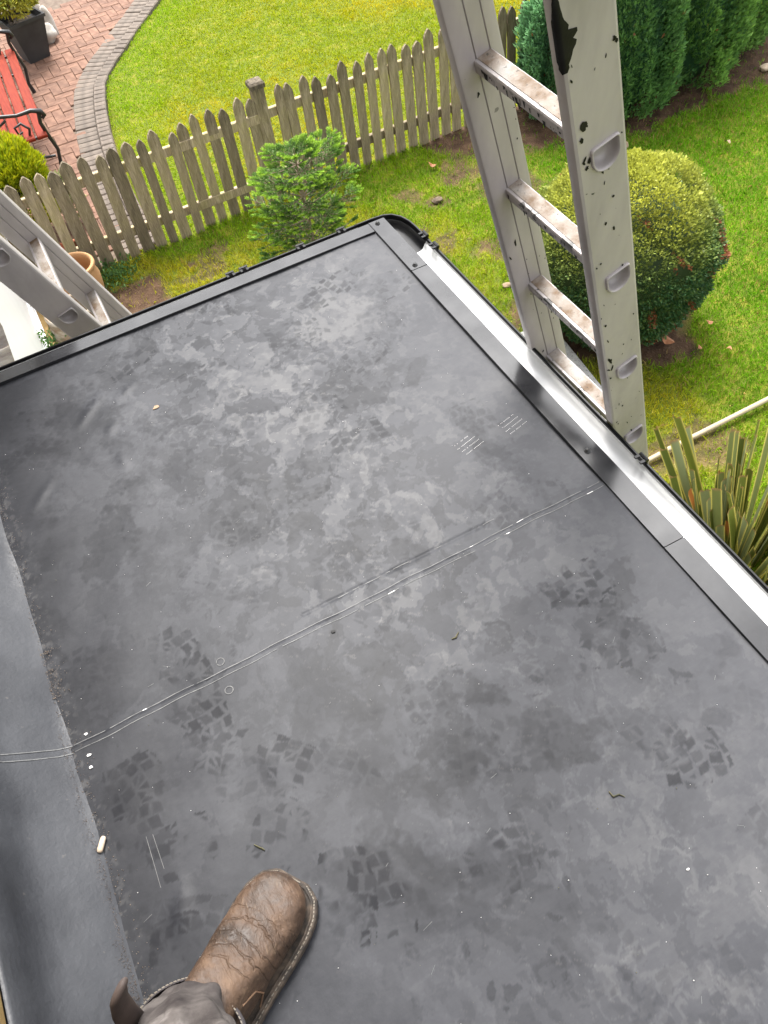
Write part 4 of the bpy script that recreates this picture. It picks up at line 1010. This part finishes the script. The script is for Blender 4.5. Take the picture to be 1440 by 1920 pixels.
for hz, L, nb in ((.08, .38, 6), (.15, .43, 6), (.23, .44, 6), (.32, .43, 6), (.41, .41, 6), (.50, .38, 6), (.59, .36, 6), (.68, .33, 6), (.76, .31, 5), (.83, .25, 5), (.89, .12, 4)):
    for j in range(nb):
        a = 2*math.pi*j/nb + lev*.8 + random.uniform(-.25, .25); el = R(random.uniform(4, 26)) + (.1 if hz > .8 else 0); Lb = L*random.uniform(.6, 1.2)
        ax = np.array([math.cos(a)*math.cos(el), math.sin(a)*math.cos(el), math.sin(el)]); sd_ = np.array([-math.sin(a), math.cos(a), .0])
        p0 = np.array([fx, fy, hz]); p1 = p0+ax*Lb
        bare = hz < .3
        tw.tube([tuple(p0), tuple(p0+ax*Lb*.55+[0, 0, -.01]), tuple(p1)], [.0055, .004, .002], 5)
        needles(p0+ax*Lb*(.45 if bare else .2), p1, 60 if not bare else 36, .022, OLD, MID)
        needles(p1-ax*.035, p1+ax*.03, 60, .024, MID, TIP, 1.1)
        for k in range(2 if bare else 3, 8):
            for sg in (-1, 1):
                if random.random() < (.45 if bare else .22): continue
                fr = k/8; q0 = p0+ax*Lb*fr; tl = Lb*(1-fr)*.62+.03; dv = ax*.75+sd_*sg*.72+np.array([0, 0, random.uniform(-.12, .16)]); dv /= np.linalg.norm(dv); q1 = q0+dv*tl
                tw.tube([tuple(q0), tuple(q1)], [.0028, .0014], 4)
                needles(q0, q1, int(26+tl*170), .020, OLD, MID)
                bright = random.random() < (.80 if hz > .2 else .4)
                needles(q1-dv*.022, q1+dv*.028, 85, .024, MID if bright else OLD, TIP if bright else MID, 1.15)
    lev += 1
tw.build('branches', M['bark_pale'], fir)
NP, ND, NC, NL = np.concatenate(NP), np.concatenate(ND), np.concatenate(NC), np.concatenate(NL)
leaves('crown', NP, ND, NL, np.full(len(NP), .0055), NC, fir)

# cut-back flax: every strap leaf is a part
flax = thing('flax_plant', 'cut back flax plant with cream edged strap leaves below the right gutter', 'plant', (2.38, 1.40, 0))
foliage_mat('flax_leaf', .4, .15, .5)
def strap(L, wd, bend, seed, tone, ragged):
    r_ = random.Random(seed); n = 10; V, Cc = [], []
    cols = [(-.5, 0), (-.33, .08), (0, .25), (.33, .08), (.5, 0)]
    for i in range(n):
        f = i/(n-2) if i < n-2 else (.98 if i == n-2 else 1.0); w = wd*(.65+.35*math.sin(math.pi*min(1, f*1.05)*.6+.3)); zc = L*f; yb = bend*L*f*f
        for cx_, dp in cols:
            zt = zc + (r_.uniform(-.012, .012) if i == n-1 else 0)
            V.append((cx_*w, yb + dp*w*.55, zt))
            g_ = (0.66, 0.56, 0.15) if abs(cx_) > .45 else tone
            if i == n-1: g_ = (0.30, 0.17, 0.08)
            if ragged and abs(cx_) < .45 and f > .8: g_ = (0.42, 0.15, 0.04)
            Cc.append(g_)
    F = np.array([(i*5+j, i*5+j+1, (i+1)*5+j+1, (i+1)*5+j) for i in range(n-1) for j in range(4)])
    return np_mesh('leaf', np.array(V), F, [M['flax_leaf']], True, col=np.array(Cc))
tones = [(0.115, 0.140, 0.026), (0.150, 0.175, 0.060), (0.085, 0.108, 0.020), (0.21, 0.24, 0.12), (0.14, 0.165, 0.030)]
sm_ = [strap(random.uniform(.5, .86), random.uniform(.040, .066), random.uniform(-.10, .14), q, tones[q % 5], q == 5) for q in range(14)]
for q in range(210):
    rr_ = math.sqrt(random.random()); a = random.uniform(0, 6.283)
    bx_, by_ = 2.38+.24*rr_*math.cos(a), 1.40+.24*rr_*math.sin(a)
    tilt = .06 + .52*rr_*random.uniform(.5, 1.1)
    ax_ = Vector((-math.sin(a), math.cos(a), 0))
    wm = Matrix.Translation((bx_, by_, -.03)) @ Matrix.Rotation(tilt, 4, ax_) @ Matrix.Rotation(random.uniform(0, 6.28) if random.random() < .4 else random.gauss(.6, .6), 4, 'Z') @ Matrix.Scale(random.uniform(.8, 1.12), 4)
    obj('leaf', random.choice(sm_), flax, wm)

# ================================================================== POTS, PLANTER, BENCH, SMALL THINGS
def pot(name, label, x, y, prof, mat, rot=None, group=None):
    m = MB(); m.lathe(prof, 30); me_ = m
    wm = Matrix.Translation((x, y, .0)) @ (rot if rot else Matrix.Identity(4))
    o = me_.build(name, M[mat], None, wm=wm, auto=50); return tag(o, label, 'pot', group)
big = [(.0001, 0), (.135, 0), (.15, .02), (.20, .18), (.212, .30), (.19, .37), (.187, .385), (.205, .395), (.212, .41), (.205, .425), (.187, .43), (.175, .42), (.175, .38), (.195, .30), (.17, .10), (.0001, .08)]
pot('flower_pot', 'orange terracotta pot with wide rim by the fence, behind the second ladder', -.05, 5.66, [(a*.80, b*.90) for a, b in big], 'terracotta')
mid_ = [(.0001, 0), (.12, 0), (.14, .02), (.165, .08), (.175, .16), (.168, .24), (.16, .28), (.168, .29), (.172, .31), (.16, .325), (.148, .32), (.145, .27), (.15, .15), (.0001, .08)]
pot('flower_pot', 'lime stained weathered pot standing below the back roof edge', -.20, 5.28, mid_, 'limed_pot')
sml = [(.0001, 0), (.06, 0), (.085, .12), (.09, .12), (.095, .15), (.085, .155), (.08, .13), (.055, .02), (.0001, .02)]
pot('flower_pot', 'small red clay pot lying on its side behind the fence', .06, 6.36, sml, 'terracotta_red', Matrix.Translation((0, 0, .09)) @ Matrix.Rotation(R(75), 4, 'X'))
pot('flower_pot', 'small red clay pot standing low behind the fence', -.10, 6.30, sml, 'terracotta_red')
# leafy weed beside the weathered pot
def weed(label, x, y, n, h, spread):
    P = np.stack([rng.normal(x, spread, n), rng.normal(y, spread, n), rng.uniform(.0, h, n)], 1)
    D = rng.normal(0, 1, (n, 3)); D[:, 2] = abs(D[:, 2])+.5
    c = mixc((0.045, 0.11, 0.035), (0.13, 0.25, 0.06), rng.random(n))
    root = thing('weed', label, 'plant', (x, y, 0)); leaves('foliage', P, D, rng.uniform(.02, .045, n), rng.uniform(.010, .02, n), c, root)
weed('low green weed growing beside the weathered pot', -.42, 5.25, 420, .22, .05)
weed('low dark green weeds in the soil in front of the fence beside the terracotta pot', .22, 5.90, 520, .07, .09)

# square planter with a yellow green shrub
pl = thing('planter', 'dark grey tapered square planter on the brick patio', 'planter', (.55, 10.2, 0))
m = MB(); rg = []
for hw_, z in ((.115, 0), (.19, .40), (.205, .40), (.205, .43), (.185, .43), (.18, .36)):
    a0 = R(14); rg.append([(.55 + hw_*1.414*math.cos(a0+R(45)+j*R(90)), 10.2 + hw_*1.414*math.sin(a0+R(45)+j*R(90)), z) for j in range(4)])
m.rings(rg, True, True); m.build('tub', M['planter_grey'], pl)
m = MB(); m.box((.43, 10.08, .33), (.67, 10.32, .365)); m.build('compost', M['bark'], pl)
bush('planter_shrub', 'loose yellow green shrub growing in the square planter', .47, 10.22, .34, .34, .48, 5200, (0.20, 0.21, 0.02), (0.44, 0.40, 0.05), .055, .030, .2, 531, .40, 'shrub', .3)
# pale garden stones
def boulder(name, label, c, sz, mat, seed, rz=0, tilt=0, cat='stone', group=None):
    bm = bmesh.new(); bmesh.ops.create_icosphere(bm, subdivisions=3, radius=1.0); r_ = np.random.default_rng(seed); ph = r_.uniform(0, 6, 6)
    for v_ in bm.verts:
        p = v_.co; k = 1 + .10*math.sin(3*p.x+ph[0])*math.cos(2.3*p.y+ph[1]) + .08*math.sin(5*p.z+ph[2]+2*p.x) + .05*math.sin(9*p.y+ph[3])
        v_.co = Vector((p.x*sz[0]*k, p.y*sz[1]*k, p.z*sz[2]*k))
    me = bpy.data.meshes.new(name); bm.to_mesh(me); bm.free(); me.materials.append(M[mat]); me.polygons.foreach_set('use_smooth', np.ones(len(me.polygons), dtype=bool))
    o = obj(name, me, None, Matrix.Translation(c) @ Matrix.Rotation(rz, 4, 'Z') @ Matrix.Rotation(tilt, 4, 'X')); return tag(o, label, cat, group)
boulder('garden_stone', 'tall pale upright garden stone on the patio behind the planter', (.86, 10.64, .12), (.05, .05, .17), 'stone_pale', 3, .4, R(-14))
boulder('garden_stone', 'low rounded grey garden stone next to the planter', (.78, 10.45, .09), (.11, .09, .10), 'stone_pale', 8, .9)
boulder('garden_stone', 'white stone at the very back of the patio beside the shrub', (.80, 10.95, .12), (.08, .07, .14), 'stone_pale', 12, .2)
boulder('stone', 'small brown stone lying in the soil at the foot of the conifers', (4.35, 5.02, .025), (.045, .035, .03), 'stone_brown', 15)
boulder('stone', 'reddish stone half buried in the lawn left of the topiary', (2.64, 4.08, .012), (.034, .026, .018), 'stone_brown', 18)
boulder('stone', 'flat brown clod in the bare patch of the lawn beyond the roof corner', (2.76, 5.30, .0), (.05, .036, .014), 'bark', 21)
boulder('stone', 'yellow ochre stone on the bare bed at the far right', (6.05, 5.28, .02), (.055, .04, .03), 'foam', 25)

# bench
bench = thing('garden_bench', 'red slatted garden bench with black scrolled iron ends on the patio', 'bench', (.05, 8.3, 0))
RB = Matrix.Translation((.03, 8.36, 0)) @ Matrix.Rotation(R(-3), 4, 'Z')
for i, xo in enumerate((-.20, -.10, .0, .10, .205)):
    m = MB(); m.bbox((xo-.043, -.80, .405), (xo+.043, 1.12, .430), .006, mat=RB); m.build('slat', M['bench_red'], bench)
for i, (xo, zo) in enumerate(((-.265, .50), (-.285, .60), (-.305, .70), (-.325, .80))):
    m = MB(); m.bbox((xo-.012, -.80, zo-.042), (xo+.012, 1.12, zo+.042), .004, mat=RB); m.build('slat', M['bench_red'], bench)
for yo in (-.72, 1.06):
    e = MB(); T = lambda x, z: tuple(RB @ Vector((x, yo, z)))
    e.tube([T(.27, -.02), T(.25, .10), T(.28, .25), T(.25, .40), T(.235, .50), T(.255, .58)], [.022, .017, .015, .017, .016, .018], 8)
    e.tube([T(-.34, -.02), T(-.28, .12), T(-.25, .30), T(-.25, .45), T(-.30, .70), T(-.34, .86)], [.022, .018, .016, .018, .015, .012], 8)
    e.tube([T(-.29, .62), T(-.20, .66), T(-.08, .645), T(.08, .61), T(.20, .615), T(.275, .59), T(.29, .55), T(.265, .53)], [.016, .018, .016, .015, .019, .022, .020, .014], 8)
    e.tube([T(-.25, .39), T(.0, .385), T(.24, .39)], .014, 8)
    e.tube([T(.10, .40), T(.13, .48), T(.08, .54), T(.02, .52), T(.03, .46), T(.07, .47)], [.012, .012, .012, .011, .010, .009], 7)
    e.tube([T(-.06, .40), T(-.12, .47), T(-.10, .56), T(-.02, .60)], .011, 7)
    e.tube([T(-.24, .2), T(-.05, .24), T(.24, .2)], .012, 7)
    e.build('iron_end', M['cast_iron'], bench, auto=60)

# pole, board, leaves
m = MB(); m.tube([(1.75, 2.235, .030), (2.6, 2.262, .034), (3.6, 2.262, .038), (4.3, 2.255, .034)], .0155, 12)
tag(m.build('timber_pole', M['timber_pole'], None, auto=60), 'pale round timber pole lying on the grass by the flax plant', 'pole')
m = MB(); m.bbox((-.11, -.50, 0), (.11, .50, .055), .006)
tag(m.build('work_board', M['splattered_board'], None, wm=Matrix.Translation((2.47, 3.05, .02)) @ Matrix.Rotation(R(-6), 4, 'Z')), 'paint splattered pale board lying on the ground behind the tall ladder', 'board')
def leaf_thing(label, x, y, z, sc, rz, mat='dead_leaf', group='fallen leaves on the lawn'):
    m = MB(); out = [(0, -.5), (.22, -.32), (.36, -.05), (.30, .2), (.14, .38), (0, .55), (-.14, .38), (-.30, .2), (-.36, -.05), (-.22, -.32)]
    V = [(a*sc, b*sc, .16*sc*math.cos(a*7) + .1*sc*b) for a, b in out] + [(0, 0, .02*sc)]
    n = len(out); m.add(V, [(j, (j+1) % n, n) for j in range(n)])
    tag(m.build('fallen_leaf', M[mat], None, wm=Matrix.Translation((x, y, z)) @ Matrix.Rotation(rz, 4, 'Z') @ Matrix.Rotation(.3, 4, 'X')), label, 'leaf', group)
leaf_thing('large reddish dead leaf on the soil under the topiary', 3.18, 3.0, .04, .10, .5)
leaf_thing('orange leaf on the right lawn, nearest the topiary', 3.50, 2.98, .045, .055, 1.2)
leaf_thing('small orange leaf on the right lawn closest to the flax', 3.44, 2.72, .045, .05, 2.2)
leaf_thing('tiny orange leaf between the topiary and the other lawn leaves', 3.30, 2.83, .04, .035, .2)
leaf_thing('curled brown leaf on the lawn below the conifer bed', 5.0, 4.55, .045, .075, 1.9, 'stone_brown')
leaf_thing('red brown leaf near the fence right of the young fir', 2.95, 5.72, .035, .07, 1.0)

# bits lying on the roof
m = MB(); m.rings([[(x, .0055*f*math.cos(a), .0055*f*math.sin(a)) for a in [6.283*j/10 for j in range(10)]] for x, f in ((-.0145, .3), (-.013, .8), (-.009, 1.0), (.004, .95), (.011, .9), (.0140, .55))])
tag(m.build('foam_scrap', M['foam'], None, smooth=True, wm=Matrix.Translation((-.404, .668, 2.4105)) @ Matrix.Rotation(R(58), 4, 'Z')), 'pale peach foam scrap lying at the foot of the rubber upstand', 'scrap')
def flake(label, x, y, sc, mat, seed, rz=0.0, name='paint_flake', thick=.0018):
    r_ = random.Random(seed); n = 7; ring = [(sc*r_.uniform(.5, 1)*math.cos(6.283*j/n), sc*.7*r_.uniform(.5, 1)*math.sin(6.283*j/n)) for j in range(n)]
    m = MB(); z = roof_z(x, y)+.0008; m.rings([[(a, b, 0) for a, b in ring], [(a*.9, b*.9, thick) for a, b in ring]])
    tag(m.build(name, M[mat], None, wm=Matrix.Translation((x, y, z)) @ Matrix.Rotation(rz, 4, 'Z')), label, 'flake')
flake('white paint flake just above the seam near the upstand', -.377, .8924, .0055, 'chalk', 1)
flake('white paint flake just below the seam near the upstand', -.3822, .846, .006, 'chalk', 2)
flake('pair of white crumbs further below the seam near the upstand', -.3854, .8206, .006, 'chalk', 3)
flake('small white chip alone on the right of the roof', .4648, .1459, .004, 'chalk', 4)
flake('yellowish crumbled mortar scrap near the back left of the roof', .0204, 1.674, .012, 'stone_brown', 5)
flake('dark damp lump beside the seam in the middle of the roof', .1408, .845, .008, 'tar', 7)
def twig(label, x, y, L, a, seed):
    r_ = random.Random(seed); m = MB(); P_ = [(x+L*(t_-.5)*math.cos(a)+r_.uniform(-.003, .003), y+L*(t_-.5)*math.sin(a)+r_.uniform(-.003, .003), roof_z(x, y)+.0025) for t_ in (0, .33, .66, 1)]
    m.tube(P_, [.0012, .0016, .0014, .0008], 6); tag(m.build('twig', M['twig'], None), label, 'twig')
twig('dark green grass snippet right of the roof centre', .3518, .7093, .018, .4, 1)
twig('curved dry twig on the lower right of the roof', .436, .3003, .026, -.7, 2)
twig('tiny dark twig just beyond the boot toe', -.1519, .5248, .020, 2.2, 3)

# ================================================================== PERSON: one booted leg
person = thing('person', 'person on the roof in brown leather boot and dark grey trousers, only one leg showing', 'person', (-.246, .354, ZR))
BA = math.atan2(.59, .81)
BM = Matrix.Translation((-.246, .354, ZR+.004)) @ Matrix.Rotation(BA, 4, 'Z')     # local +x is the toe
def half_w(x, side):
    xs = [-.150, -.140, -.11, -.06, -.01, .04, .085, .115, .138, .150, .156]
    wo = [.000, .030, .048, .054, .058, .063, .0640, .0585, .046, .027, .000]
    wi = [.000, .030, .048, .052, .055, .061, .0640, .0600, .048, .028, .000]
    return float(np.interp(x, xs, wo if side > 0 else wi))
def outline(grow, n=64):
    xs = -.003 - .153*np.cos(np.linspace(0, math.pi, n//2)); xs = np.clip(xs, -.150, .156)
    up_ = [(x, half_w(x, 1)) for x in xs]; dn_ = [(x, -half_w(x, -1)) for x in xs[::-1]]
    ring = up_ + dn_[1:-1]; out = []
    for i, (x, y) in enumerate(ring):
        l = math.hypot(x-.0, y*2.4)+1e-6; a = ring[i-1]; b = ring[(i+1) % len(ring)]; tx, ty = b[0]-a[0], b[1]-a[1]; tl = math.hypot(tx, ty)+1e-9
        out.append((x + (-ty/tl)*grow*1.0, y + (tx/tl)*grow*1.0))
    return out
ol = outline(-.0); sgn = 1 if sum(ol[i-1][0]*ol[i][1]-ol[i][0]*ol[i-1][1] for i in range(len(ol))) < 0 else -1
def ring_z(grow, z): return [tuple(BM @ Vector((x, y, z))) for x, y in outline(grow*sgn)]
# upper: lofted vamp and shaft fused by a voxel remesh into one skin
m = MB(); rings = []
for x, hgt_, wf in ((-.143, .085, .55), (-.130, .12, .80), (-.10, .13, .96), (-.06, .132, .98), (-.025, .118, .98), (.005, .102, .98), (.035, .088, .97), (.065, .077, .97), (.095, .069, .97), (.120, .063, .96), (.138, .055, .92), (.148, .044, .85), (.1525, .030, .6)):
    wo, wi = half_w(x, 1)*wf, half_w(x, -1)*wf; rg = []
    narrow = np.interp(x, [-.15, -.05, .03, .10, .16], [.90, .90, .86, .86, .88])
    for j in range(20):
        a = 2*math.pi*j/20; c_, s_ = math.cos(a), math.sin(a)
        w = wo if c_ > 0 else wi
        zz_ = .5*hgt_*(1+np.sign(s_)*abs(s_)**.75); f = zz_/hgt_
        k = 1 - (1-narrow)*max(0, f-.25)/.75
        rg.append(tuple(BM @ Vector((x, np.sign(c_)*abs(c_)**.62*w*k, .018+zz_))))
    rings.append(rg)
m.rings(rings)
sh = []
for z, cx_, rx_, ry_ in ((.06, -.075, .058, .036), (.10, -.080, .057, .038), (.135, -.082, .054, .039)):
    sh.append([tuple(BM @ Vector((cx_+rx_*math.cos(6.283*j/20), ry_*math.sin(6.283*j/20), z))) for j in range(20)])
m.rings(sh)
boot = m.build('boot', M['leather'], person, smooth=True)
md = boot.modifiers.new('fuse', 'REMESH'); md.mode = 'VOXEL'; md.voxel_size = .0032; md.use_smooth_shade = True
md = boot.modifiers.new('soften', 'SMOOTH'); md.iterations = 8; md.factor = .5
tx = bpy.data.textures.new('creases', 'CLOUDS'); tx.noise_scale = .05; tx.noise_depth = 3
md = boot.modifiers.new('creases', 'DISPLACE'); md.texture = tx; md.texture_coords = 'LOCAL'; md.strength = .009; md.mid_level = .5
boot['label'] = 'scuffed brown leather boot upper'
m = MB(); m.rings([ring_z(.005, 0), ring_z(.0075, .004), ring_z(.0075, .015)]); m.build('sole', M['sole_rubber'], boot, smooth=False)
m = MB(); m.rings([ring_z(.0075, .0150), ring_z(.0085, .0165), ring_z(.0085, .0205), ring_z(.0065, .0225), ring_z(-.008, .0225)]); m.build('welt', M['sole_rubber'], boot, auto=40)
m = MB(); m.tube([tuple(BM @ Vector((x, y, .0195))) for x, y in outline(.0078*sgn, 100)], .0022, 6); m.build('welt_rim', M['welt_edge'], boot, smooth=True)
m = MB(); ra, rb = outline(.0042*sgn, 110), None
for i in range(0, len(ra)-1):
    if ra[i][0] < -.06: continue
    a, b = Vector((*ra[i], .0229)), Vector((*ra[i+1], .0229)); d_ = b-a
    if d_.length < 1e-5: continue
    nrm = Vector((-d_.y, d_.x, 0)).normalized()*.0008; p, q_ = a+d_*.15, a+d_*.78
    m.add([BM @ v_ for v_ in (p-nrm, q_-nrm, q_+nrm, p+nrm)], [(0,1,2,3)])
tag(m.build('stitching', M['thread'], boot), kind='stuff')
m = MB(); ra = outline(-.0005*sgn, 90); pth = [tuple(BM @ Vector((x, y, .0235))) for x, y in ra if x > -.1]; m.tube(pth, .0022, 6); m.build('welt_seam', M['sole_rubber'], boot)
# heel patch seam curve
m = MB(); m.tube([tuple(BM @ Vector(p)) for p in ((-.030, -.056, .045), (-.012, -.056, .065), (-.016, -.050, .088), (-.040, -.047, .105))], .0016, 6); m.build('panel_seam', M['leather_tan'], boot)
m = MB(); m.tube([tuple(BM @ Vector(p)) for p in ((-.040, .052, .085), (-.030, .046, .098), (-.012, .040, .100), (-.002, .043, .092))], .0016, 6); m.build('panel_seam', M['leather_dark'], boot)
# trouser leg: folds over the boot, rises to the thigh
m = MB(); rings = []; nseg = 44
IB = BM.inverted()
axis = [(-.128, 0, .118), (-.128, 0, .130), (-.128, 0, .15)] + [tuple(IB @ Vector(p)) for p in ((-.338, .262, 2.595), (-.328, .236, 2.645), (-.318, .202, 2.71), (-.302, .150, 2.81), (-.290, .10, 2.89), (-.265, -.02, 3.0), (-.22, -.22, 3.14))]
rads = [(.082, .076), (.084, .078), (.084, .078), (.082, .072), (.080, .068), (.078, .066), (.080, .070), (.084, .074), (.090, .082), (.098, .090)]
for i, ((ax, ay, az), (ra_, rb_)) in enumerate(zip(axis, rads)):
    rg = []
    for j in range(nseg):
        a = 6.283*j/nseg
        fold = .010*math.sin(3*a+az*50) + .009*math.sin(5*a-az*75+1) + .005*math.sin(9*a+az*110)
        fold *= .35 if i < 2 else 1.0
        front = max(0, math.cos(a))
        zt = az + (.020*front - .012)*(1 if i < 3 else .4) + .010*math.sin(2*a+i*1.7)*(i > 1)
        rg.append(tuple(BM @ Vector((ax+(ra_+fold)*math.cos(a), ay+(rb_+fold)*math.sin(a), zt))))
    rings.append(rg)
m.rings(rings, False, True)
trou = m.build('trouser_leg', M['trouser'], person, smooth=True)
md = trou.modifiers.new('thick', 'SOLIDIFY'); md.thickness = .003
md = trou.modifiers.new('round', 'SUBSURF'); md.levels = 2; md.render_levels = 2
tx2 = bpy.data.textures.new('folds', 'CLOUDS'); tx2.noise_scale = .045; tx2.noise_depth = 2
md = trou.modifiers.new('folds', 'DISPLACE'); md.texture = tx2; md.texture_coords = 'LOCAL'; md.strength = .016; md.mid_level = .5
hm = MB(); hr = []
for dz, gr_ in ((-.004, .002), (-.001, .006), (.012, .0065), (.016, .002)):
    rg = []
    for j in range(nseg):
        a = 6.283*j/nseg; front = max(0, math.cos(a)); fold = .35*(.0075*math.sin(3*a+.11*42) + .006*math.sin(5*a-.11*63+1))
        rg.append(tuple(BM @ Vector((-.126+(.0885+fold+gr_)*math.cos(a), (.082+fold+gr_)*math.sin(a), .100+.020*front-.012+dz))))
    hr.append(rg)
hm.rings(hr, False, False); hm.build('hem', M['trouser_hem'], trou, smooth=True)
st_ = MB()
for dz in (.0175, .0215):
    for j in range(0, 88):
        a0, a1 = 6.283*j/88, 6.283*(j+.62)/88; P_ = []
        for a in (a0, a1):
            front = max(0, math.cos(a)); fold = .35*(.0075*math.sin(3*a+.11*42) + .006*math.sin(5*a-.11*63+1))
            P_.append(tuple(BM @ Vector((-.126+(.0925+fold)*math.cos(a), (.086+fold)*math.sin(a), .100+.020*front-.012+dz))))
        st_.tube(P_, .0007, 4)
tag(st_.build('stitching', M['thread'], trou), kind='stuff')
# leather pull strap sticking out beside the leg
sp = MB(); pts_ = [(-.372, .312, 2.600), (-.370, .324, 2.64), (-.366, .335, 2.675), (-.357, .343, 2.70), (-.347, .345, 2.712)]
rings = []
for i, p in enumerate(pts_):
    w = (.020, .019, .018, .018, .012)[i]; th_ = .006
    side = Vector((.75, .55, .1)).normalized(); tn = (Vector(pts_[min(i+1, 4)])-Vector(pts_[max(i-1, 0)])).normalized(); nn = side.cross(tn).normalized()
    rings.append([tuple(Vector(p)+side*w*math.cos(6.283*j/14)+nn*th_*math.sin(6.283*j/14)) for j in range(14)])
sp.rings(rings); o = sp.build('pull_strap', M['leather_dark'], person, smooth=True)
